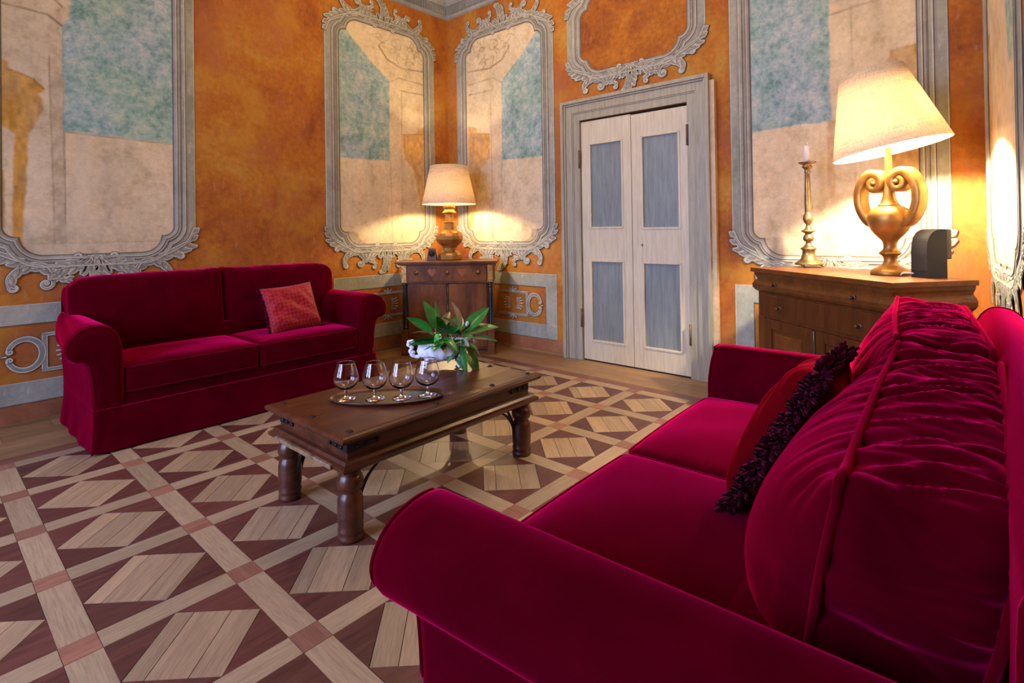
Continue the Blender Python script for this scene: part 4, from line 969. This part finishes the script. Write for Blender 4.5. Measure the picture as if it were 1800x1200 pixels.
LM = {k: [leafmesh('leaf' if k == 'g' else {'b': 'leaf_bright', 'o': 'leaf_olive', 'w': 'leaf_grey'}[k], 1, w_, b) for w_, b in ((.42, .12), (.37, .3), (.46, .22))] for k in 'gbow'}
def L_(r, z, dpt, dr, dz, dd, L, k='g', roll=0, v=0):
    """r: along the broad side, z: up, dpt: away from the seating; dr, dz, dd the direction"""
    base = rt*r+camdir*dpt+Vector((0, 0, z)); L *= 1.16; d = rt*dr+camdir*dd+Vector((0, 0, dz)); put_leaf(LM[k][v], base, d, roll, L)
sp = [(-.06, .10, 0, -.75, .62, -.1, .165, 'g', .9, 0), (-.035, .12, 0, -.28, 1, .1, .17, 'g', .7, 2), (-.03, .115, -.02, .05, 1, -.25, .17, 'b', 1.2, 0), (-.02, .11, -.03, -.25, -.7, -.7, .09, 'b', .5, 2),
      (-.02, .06, -.03, -.98, .20, -.2, .175, 'g', .3, 2), (-.02, .05, -.04, -.9, .10, -.3, .16, 'g', -.3, 0), (-.04, .09, .03, -1, .25, .2, .13, 'o', .2, 2), (.0, .12, .05, .35, .6, .5, .12, 'o', .5, 0),
      (0, .08, -.05, .5, -.1, -.8, .14, 'g', .2, 1), (.02, .07, -.05, -.45, -.1, -.8, .13, 'g', 0, 2), (.10, .085, -.03, -.95, .25, -.3, .15, 'g', .4, 0), (.12, .08, -.02, -.75, .55, -.2, .16, 'g', .8, 1),
      (.06, .045, -.07, -.9, .08, -.3, .16, 'g', .1, 2), (.03, .045, -.06, .9, .05, -.3, .17, 'g', .2, 2), (.115, .12, .0, -.06, 1, 0, .155, 'w', 1.0, 1), (.105, .11, 0, -.55, .8, 0, .12, 'o', .6, 1),
      (.13, .09, 0, .75, .75, .1, .20, 'g', .8, 0), (.14, .085, .0, .92, .35, -.1, .19, 'g', .4, 2), (.13, .06, 0, .95, .18, -.2, .19, 'g', .2, 1), (.13, .05, .04, .95, -.05, .2, .20, 'g', .1, 0),
      (.10, .05, -.05, .12, -.95, -.4, .17, 'g', .9, 2), (.115, .045, -.04, .55, -.75, -.3, .21, 'g', .5, 1), (.09, .045, -.05, -.45, -.75, -.4, .12, 'g', -.4, 0), (.14, .05, -.02, .75, -.5, 0, .14, 'w', .2, 1),
      (.12, .08, -.02, .5, .2, -.8, .10, 'g', .3, 2), (.12, .06, -.03, .3, -.2, -.85, .09, 'w', .6, 0), (0, .06, .06, -.6, .3, .7, .16, 'g', .3, 1), (.05, .06, .07, .5, .4, .7, .16, 'g', -.3, 0), (.09, .08, .06, .2, .7, .6, .15, 'g', .4, 2),
      (-.05, .07, .04, -.6, .5, .5, .14, 'g', .3, 0), (.02, .09, 0, -.3, .7, -.3, .13, 'g', .9, 0), (.06, .08, -.03, .3, .55, -.5, .12, 'g', .7, 2), (.0, .05, -.06, .15, -.15, -.95, .10, 'o', .2, 1), (.07, .07, .0, .1, .9, .3, .11, 'o', .2, 1)]
for a in sp: L_(*a)
def vv(r, z, d): return tuple(rt*r+camdir*d+Vector((0, 0, z)))
for P in ([vv(0, -.03, 0), vv(-.02, .05, 0), vv(-.04, .13, 0)], [vv(0, -.03, 0), vv(.06, .04, 0), vv(.115, .10, 0), vv(.15, .13, 0)], [vv(0, -.03, 0), vv(.06, .02, -.02), vv(.14, .05, -.02)]):
    q = MB(); q.tube(catmull(P, 4), .005, 6); q.build('branch', 'stem', pl)
q = MB(); q.lathe([(.0005, 0), (.009, .006), (.013, .018), (.011, .030), (.0005, .040)], 12); q.build('bud', 'bud', pl, vv(.152, .128, 0), (0, .4, 0))
q = MB()
for a in np.linspace(0, 2*PI, 7)[:-1]: q.lathe([(.001, 0), (.014, .01), (.012, .024), (.001, .030)], 8, tuple(np.array(vv(.175, .045, .01))+np.array([.014*math.cos(a), .014*math.sin(a), 0])), sy=.6)
q.build('blossom', 'petal', pl)

# ------------------------------------------------------------------ corner chest (local: x along front, y to the back, origin at front foot)
def corner_chest():
    ang = math.atan2(-.755, .656)
    t = tag(empty('corner_chest', (-1.04, -.396, 0), ang), 'small walnut corner chest with black columns and heart inlays, under the lamp', 'cabinet')
    Wd, Dp, H = .97, .44, .985
    # local y must point into the corner
    q = MB(); q.bbox(-.060, Wd+.045, -.045, Dp, H-.022, H, .005); q.bbox(-.03, Wd+.03, -.03, Dp, H-.036, H-.022, .004); q.build('top', 'cab', t)
    q = MB(); q.bbox(.055, Wd-.055, .03, Dp, .03, .76, .003); q.build('carcass', 'cab_dark', t)
    q = MB(); q.bbox(.0, Wd, .0, Dp, .755, H-.034, .004); fz = q.build('frieze', 'cab', t)
    q = MB(); q.bbox(.075, Wd-.075, -.008, .0, .775, H-.048, .003); dr = q.build('drawer', 'cab', t)
    for x in (.16, .485, .81):
        q = MB(); q.tube([(x, -.008, .866), (x, -.014, .866)], .024, 16); q.tube([(x, -.014, .866), (x, -.020, .866)], [.014, .010], 12); q.tube([(x, -.02, .866), (x, -.026, .866)], .005, 8); q.build('ring_pull', 'brass', dr)
    for x in (.325, .645):
        q = MB(); P = [(x+.046*(16*math.sin(a)**3)/16, .872+.05*(13*math.cos(a)-5*math.cos(2*a)-2*math.cos(3*a)-math.cos(4*a))/16) for a in np.linspace(0, 2*PI, 25)[:-1]]
        q.prism(P, -.0095, -.0078, 0, T=lambda p: (p[0], p[2], p[1])); q.build('heart_inlay', 'inlay', dr)
    for x in (0.004, Wd-.058):
        q = MB(); q.bbox(x, x+.054, -.009, .02, .765, H-.04, .003); q.build('gilt_mount', 'gilt2', t)
    for x in (.032, Wd-.032):
        q = MB(); q.lathe([(.030, .275), (.030, .290), (.025, .297), (.027, .33), (.027, .60), (.023, .70), (.022, .71), (.028, .72), (.022, .728), (.030, .742), (.030, .757)], 20, (x, .030, 0)); q.build('column', 'ebony', t)
        q = MB(); q.bbox(x-.036, x+.036, -.006, .07, .0, .272, .004); q.bbox(x-.042, x+.042, -.012, .076, 0, .03, .004); q.build('pedestal', 'cab_lite', t)
    q = MB(); q.bbox(.0, Wd, .03, Dp, 0, .06, .004); q.build('plinth', 'cab_lite', t)
    for a, b in ((.072, .476), (.496, Wd-.072)):
        q = MB(); q.bbox(a, b, .012, .032, .08, .745, .004); d_ = q.build('door', 'cab', t)
    q = MB(); q.tube([(.486, .010, .075), (.486, .010, .75)], .009, 8); q.build('centre_bead', 'ebony', t)
corner_chest()
# ------------------------------------------------------------------ sideboard
def sideboard():
    # origin at the front corner nearest the foreground sofa, x along the front, y to the back
    ex = Vector((.634, .773, 0)); ey = Vector((.773, -.634, 0))
    t = tag(empty('sideboard', (-1.23, -4.67, 0)), 'walnut sideboard with ogee drawer and small knobs, under the lit urn lamp', 'cabinet')
    Lg, Dp, H = 1.195, .515, 1.01
    def T_(p): q = ex*p[0]+ey*p[1]; return (q.x, q.y, p[2])
    def B(a, b, c, d, e, f, r=.004): q = MB(); q.bbox(a, b, c, d, e, f, r, T=T_); return q
    B(-.0, Lg, 0, Dp, H-.030, H, .004).build('top', 'cab_lite', t)
    # ogee frieze drawer swept round front and both ends
    pr = [(.030, H-.030), (.026, H-.045), (.014, H-.062), (.010, H-.085), (.016, H-.112), (.032, H-.140), (.042, H-.155), (.044, H-.165)]
    pr = [(.018, H-.030), (.020, H-.050), (.030, H-.068), (.032, H-.080), (.018, H-.095), (.008, H-.115), (.010, H-.140), (.024, H-.158), (.036, H-.166), (.040, H-.172)]
    q = MB(); rows = [[T_((o, Dp, z)), T_((o, o, z)), T_((Lg-o, o, z)), T_((Lg-o, Dp, z))] for o, z in pr]; V = [p for r in rows for p in r]
    q.add(V, [(i*4+j, i*4+j+1, (i+1)*4+j+1, (i+1)*4+j) for i in range(len(rows)-1) for j in range(3)]); fz = q.build('frieze_drawer', 'cab_lite', t)
    B(.044, Lg-.044, .044, Dp, .0, H-.17).build('carcass', 'cab_dark', t)
    B(.038, Lg-.038, .036, Dp, .665, H-.170, .003).build('side_rail', 'cab_front', t)
    for a, b in ((.06, Lg-.06),): dr = B(a, b, .026, .05, .690, H-.178, .006).build('drawer', 'cab_front', t)
    for a in (.040, Lg-.108): B(a, a+.068, .030, .06, .06, .672, .004).build('stile', 'cab_front', t)
    B(.03, Lg-.03, .028, Dp, 0, .075, .006).build('plinth', 'cab_lite', t)
    mid = Lg/2
    q = MB(); q.tube([T_((mid, .034, .085)), T_((mid, .034, .66))], .012, 10); q.build('centre_column', 'ebony', t)
    for a, b in ((.110, mid-.014), (mid+.014, Lg-.110)):
        d_ = B(a, b, .036, .052, .085, .664, .003).build('door', 'cab_front', t)
        for c in ((a, a+.075, .085, .664), (b-.075, b, .085, .664), (a+.075, b-.075, .60, .664), (a+.075, b-.075, .085, .15)): B(c[0], c[1], .028, .040, c[2], c[3], .004).build('door_rail', 'cab_front', d_)
        B(a+.10, b-.10, .032, .045, .175, .575, .008).build('raised_field', 'cab_lite', d_)
        kb = MB(); c = T_((b-.035 if a < mid-.1 and a < .2 else a+.035, .024, .40)); kb.lathe([(.004, -.006), (.009, 0), (.004, .006)], 10, c); kb.build('keyhole_plate', 'ebony', d_)
    for x, z, yy, par in ((.258, .905, .006, fz), (.938, .905, .006, fz), (.24, .75, .024, dr), (.915, .75, .024, dr)):
        q = MB(); p0 = T_((x, yy+.014, z)); 
        for a, b, r1, r2 in ((0, .006, .015, .014), (.006, .020, .006, .006), (.020, .032, .012, .008)):
            q.tube([T_((x, yy+.006-a, z)), T_((x, yy+.006-b, z))], [r1, r2], 12)
        q.build('knob', 'cab_dark', par)
    return t
sideboard()
def SB(e, n, z=1.01): return (-1.23+.634*e+.773*n, -4.67+.773*e-.634*n, z)
def SBo(e, n, z=1.0102): return SB(e, n, z)

# ------------------------------------------------------------------ lamps
def shade_mesh(r0, r1, h, n=64, th=.0025):
    q = MB(); q.lathe([(r0, 0), (r1, h), (r1-th, h), (r0-th, 0), (r0, 0)], n, cap=False); return q
# corner lamp
lm = tag(empty('corner_lamp', (-.50, -.56, .986)), 'turned gilt wood lamp with plain linen shade in the room corner', 'lamp')
pr = [(.150, 0), (.155, .01), (.152, .055), (.140, .075), (.108, .090), (.092, .105), (.090, .13), (.100, .150), (.150, .185), (.176, .225), (.178, .262), (.160, .295), (.112, .318), (.080, .330), (.078, .345), (.072, .40), (.070, .408), (.092, .414), (.066, .425), (.056, .47), (.054, .50), (.062, .512), (.096, .52), (.080, .53), (.060, .56), (.062, .575)]
k_ = .62
q = MB(); q.lathe([(r*.86, z*1.0) for r, z in pr], 12, sm=False); q.build('lamp_base', 'gilt', lm)
q = MB(); q.lathe([(.062, .565), (.066, .575), (.066, .60), (.05, .63), (.02, .64)], 20); q.build('socket', 'brass', lm)
q = MB(); q.lathe([(.025, .64), (.045, .70), (.055, .74), (.045, .785), (.01, .81)], 16)
def bulb_mat(c, s):
    m, nt, p = mat('lit_bulb'); p.inputs['Emission Color'].default_value = (*c, 1); p.inputs['Emission Strength'].default_value = s; p.inputs['Base Color'].default_value = (1, .9, .7, 1); return m
M['bulb'] = bulb_mat((1, .75, .4), 6)
q = MB(); q.lathe([(.012, .64), (.018, .66), (.012, .68)], 10); q.build('bulb_holder', 'brass', lm)
q = shade_mesh(.298, .205, .425); sh = q.build('lamp_shade', 'shade', lm, (0, 0, .612))
q = MB(); 
for a in (0, 2*PI/3, 4*PI/3): q.tube([(0, 0, .02), (.29*math.cos(a), .29*math.sin(a), .004)], .002, 5)
q.tube([(0, 0, .02), (0, 0, .03)], .02, 8); q.build('shade_carrier', 'brass', sh)
bx = tag(empty('desk_speaker', (-.665, -.455, .986), math.radians(-49)), 'small brown wedge speaker with round black cone beside the corner lamp', 'speaker')
q = MB(); q.prism([(-.055, 0), (.055, 0), (.03, .13), (-.03, .13)], -.04, .05, T=lambda p: (p[0], p[2], p[1])); q.build('speaker_case', 'cab_dark', bx)
q = MB(); q.tube([(0, -.04, .075), (0, -.046, .075)], .036, 20); q.build('speaker_cone', 'black_cloth', bx)
# urn lamp
ul = empty('urn_lamp', SBo(.40, .38), math.radians(62)); tag(ul, 'gilded urn lamp with curled handles and tilted glowing linen shade', 'lamp')
q = MB(); pr = [(.098, 0), (.100, .006), (.098, .022), (.088, .030), (.080, .036), (.060, .046), (.040, .060), (.032, .085), (.036, .105), (.052, .118), (.056, .126), (.046, .136), (.034, .150), (.034, .178), (.042, .200), (.062, .222), (.090, .256), (.106, .295), (.111, .328), (.106, .358), (.088, .384), (.062, .398), (.054, .400), (.058, .404), (.048, .412), (.036, .44), (.028, .49), (.022, .56), (.019, .62), (.017, .70), (.017, .735)]
pr = [tuple(p) for p in catmull(pr, 2)]; q.lathe(pr, 36); q.build('urn_body', 'gilt', ul)
for sx in (-1, 1):
    C_ = [(.088, .300), (.118, .315), (.152, .365), (.170, .43), (.166, .50), (.140, .555), (.108, .592), (.068, .592), (.036, .566), (.034, .524), (.060, .498), (.090, .508), (.098, .538), (.080, .560), (.060, .550), (.060, .535)]
    P = catmull([(a, 0, b) for a, b in C_], 5); n = len(P); q = MB(); rings = []
    for i, p in enumerate(P):
        a, b = P[max(0, i-1)], P[min(n-1, i+1)]; tx, tz = b[0]-a[0], b[2]-a[2]; l = math.hypot(tx, tz); nx_, nz_ = -tz/l, tx/l; t = i/n
        w_ = (.025 if t < .5 else .025-.017*(t-.5)/.5); d_ = .036+.006*math.sin(t*PI)
        rings.append([(sx*(p[0]+nx_*w_*cx_), d_*cy_, p[2]+nz_*w_*cx_) for cx_, cy_ in ((-1, -.8), (-.8, -1), (.8, -1), (1, -.8), (1, .8), (.8, 1), (-.8, 1), (-1, .8))])
    q.loft(rings, 0, True); q.build('scroll_handle', 'gilt', ul)
    q = MB(); q.tube([(sx*.066, -.046, .536), (sx*.066, .046, .536)], .013, 10); q.build('handle_button', 'gilt', ul)
q = MB(); q.lathe([(.020, .735), (.022, .74), (.022, .80), (.012, .83)], 14); q.build('socket', 'wax', ul)
tilt = math.radians(11)
sh = shade_mesh(.296, .165, .475).build('lamp_shade', 'shade2', ul, (0, 0, .725), (0, 0, 0))
vdir = Vector((.988, .15, 0)); lr = Matrix.Rotation(-math.radians(62), 3, 'Z') @ vdir
sh.rotation_euler = Matrix.Rotation(-tilt, 3, lr).to_euler(); sh.location = Vector((0, 0, .727))+Matrix.Rotation(-math.radians(62), 3, 'Z') @ Vector((0, -.012, 0))
q = MB()
for a in (0, 2*PI/3, 4*PI/3): q.tube([(0, 0, .03), (.288*math.cos(a), .288*math.sin(a), .004)], .0025, 5)
q.build('shade_carrier', 'brass', sh)
q = MB(); P = [SBo(.285, .335, 1.016), SBo(.265, .33, 1.030), SBo(.24, .36, 1.030), SBo(.262, .44, 1.016), SBo(.275, .50, 1.014)]; q.tube(catmull(P, 6), .005, 6)
tag(q.build('lamp_cable', 'white_cable'), 'white cable curling out behind the gilded urn lamp base', 'cable')
# candlestick
cs = tag(empty('brass_candlestick', SBo(1.08, .38)), 'tall turned brass candlestick with claw feet on the sideboard', 'candlestick')
q = MB(); pr = [(.088, .016), (.090, .022), (.086, .030), (.066, .044), (.050, .062), (.042, .090), (.040, .118), (.050, .124), (.052, .132), (.036, .142), (.020, .162), (.017, .178), (.030, .185), (.036, .20), (.030, .222), (.020, .232), (.024, .24), (.044, .250), (.046, .256), (.024, .268), (.016, .285), (.014, .30), (.026, .315), (.034, .340), (.030, .365), (.018, .385), (.020, .392), (.022, .45), (.018, .58), (.016, .66), (.014, .665), (.022, .672), (.016, .680), (.020, .695), (.032, .705), (.034, .715), (.024, .722), (.050, .734), (.058, .740), (.056, .744), (.02, .742)]
q.lathe([(r, z) for r, z in pr], 28); q.build('stick', 'brass', cs)
for i in range(3):
    a = 2*PI*i/3+.6; q = MB(); q.tube([(.070*math.cos(a), .070*math.sin(a), .024), (.082*math.cos(a), .082*math.sin(a), .010), (.094*math.cos(a), .094*math.sin(a), .005)], [.010, .007, .006], 8); q.build('claw_foot', 'brass', cs)
cd = tag(empty('candle', SBo(1.08, .38, 1.7545)), 'short white candle stub standing in the brass candlestick', 'candle')
q = MB(); q.lathe([(.019, 0), (.019, .105), (.017, .118), (.010, .112), (.004, .108)], 18); q.tube([(.014, 0, .10), (.015, 0, .142)], [.006, .003], 6); q.build('wax', 'wax', cd)
q = MB(); q.tube([(0, 0, .108), (.002, 0, .126)], .0015, 5); q.build('wick', 'ebony', cd)
# black speaker
p0 = SBo(.185, .415)
sp_ = tag(empty('black_speaker', p0, math.radians(0)), 'charcoal rounded loudspeaker standing behind the urn lamp on the sideboard', 'speaker')
def spk():
    fwd = Vector((-.80, -.60, 0)); fwd = Vector((-.62, .785, 0)); sdv = Vector((-fwd.y, fwd.x, 0))
    def T_(p): q_ = sdv*p[0]+fwd*p[1]; return (q_.x, q_.y, p[2])
    prof = [(.055, 0), (.055, .13), (.048, .20), (.025, .245), (-.01, .262), (-.045, .262), (-.050, .255), (-.050, 0)]
    q = MB(); prof2 = catmull(prof[1:6], 4); pp_ = [prof[0]]+[tuple(a) for a in prof2]+prof[6:]
    n = len(pp_); V = [T_((s_*.062, a, b)) for s_ in (-1, 1) for a, b in pp_]; q.add(V, [tuple(range(n)), tuple(range(2*n-1, n-1, -1))]+[(i, n+i, n+(i+1) % n, (i+1) % n) for i in range(n)]); q.build('speaker_body', 'black_cloth', sp_)
    q = MB(); q.bbox(-.050, .050, -.085, -.052, .10, .262, .008, T=T_); q.build('rear_module', 'black_plastic', sp_)
    q = MB(); q.bbox(-.056, -.050, -.088, -.050, .10, .264, .001, T=T_); q.build('green_rim', 'green_edge', sp_)
    q = MB(); q.bbox(-.061, .061, .050, .058, .036, .046, .002, T=T_); q.build('front_slot', 'black_plastic', sp_)
spk()

# ------------------------------------------------------------------ survey units -> metres
done = set()
for o in SC.objects:
    if o.type in ('LIGHT', 'CAMERA'): continue
    if o.type == 'MESH' and o.data.name not in done: o.data.transform(Matrix.Scale(S, 4)); done.add(o.data.name)
    if o.parent and o.parent.type in ('MESH', 'EMPTY') or True: o.location = o.location*S
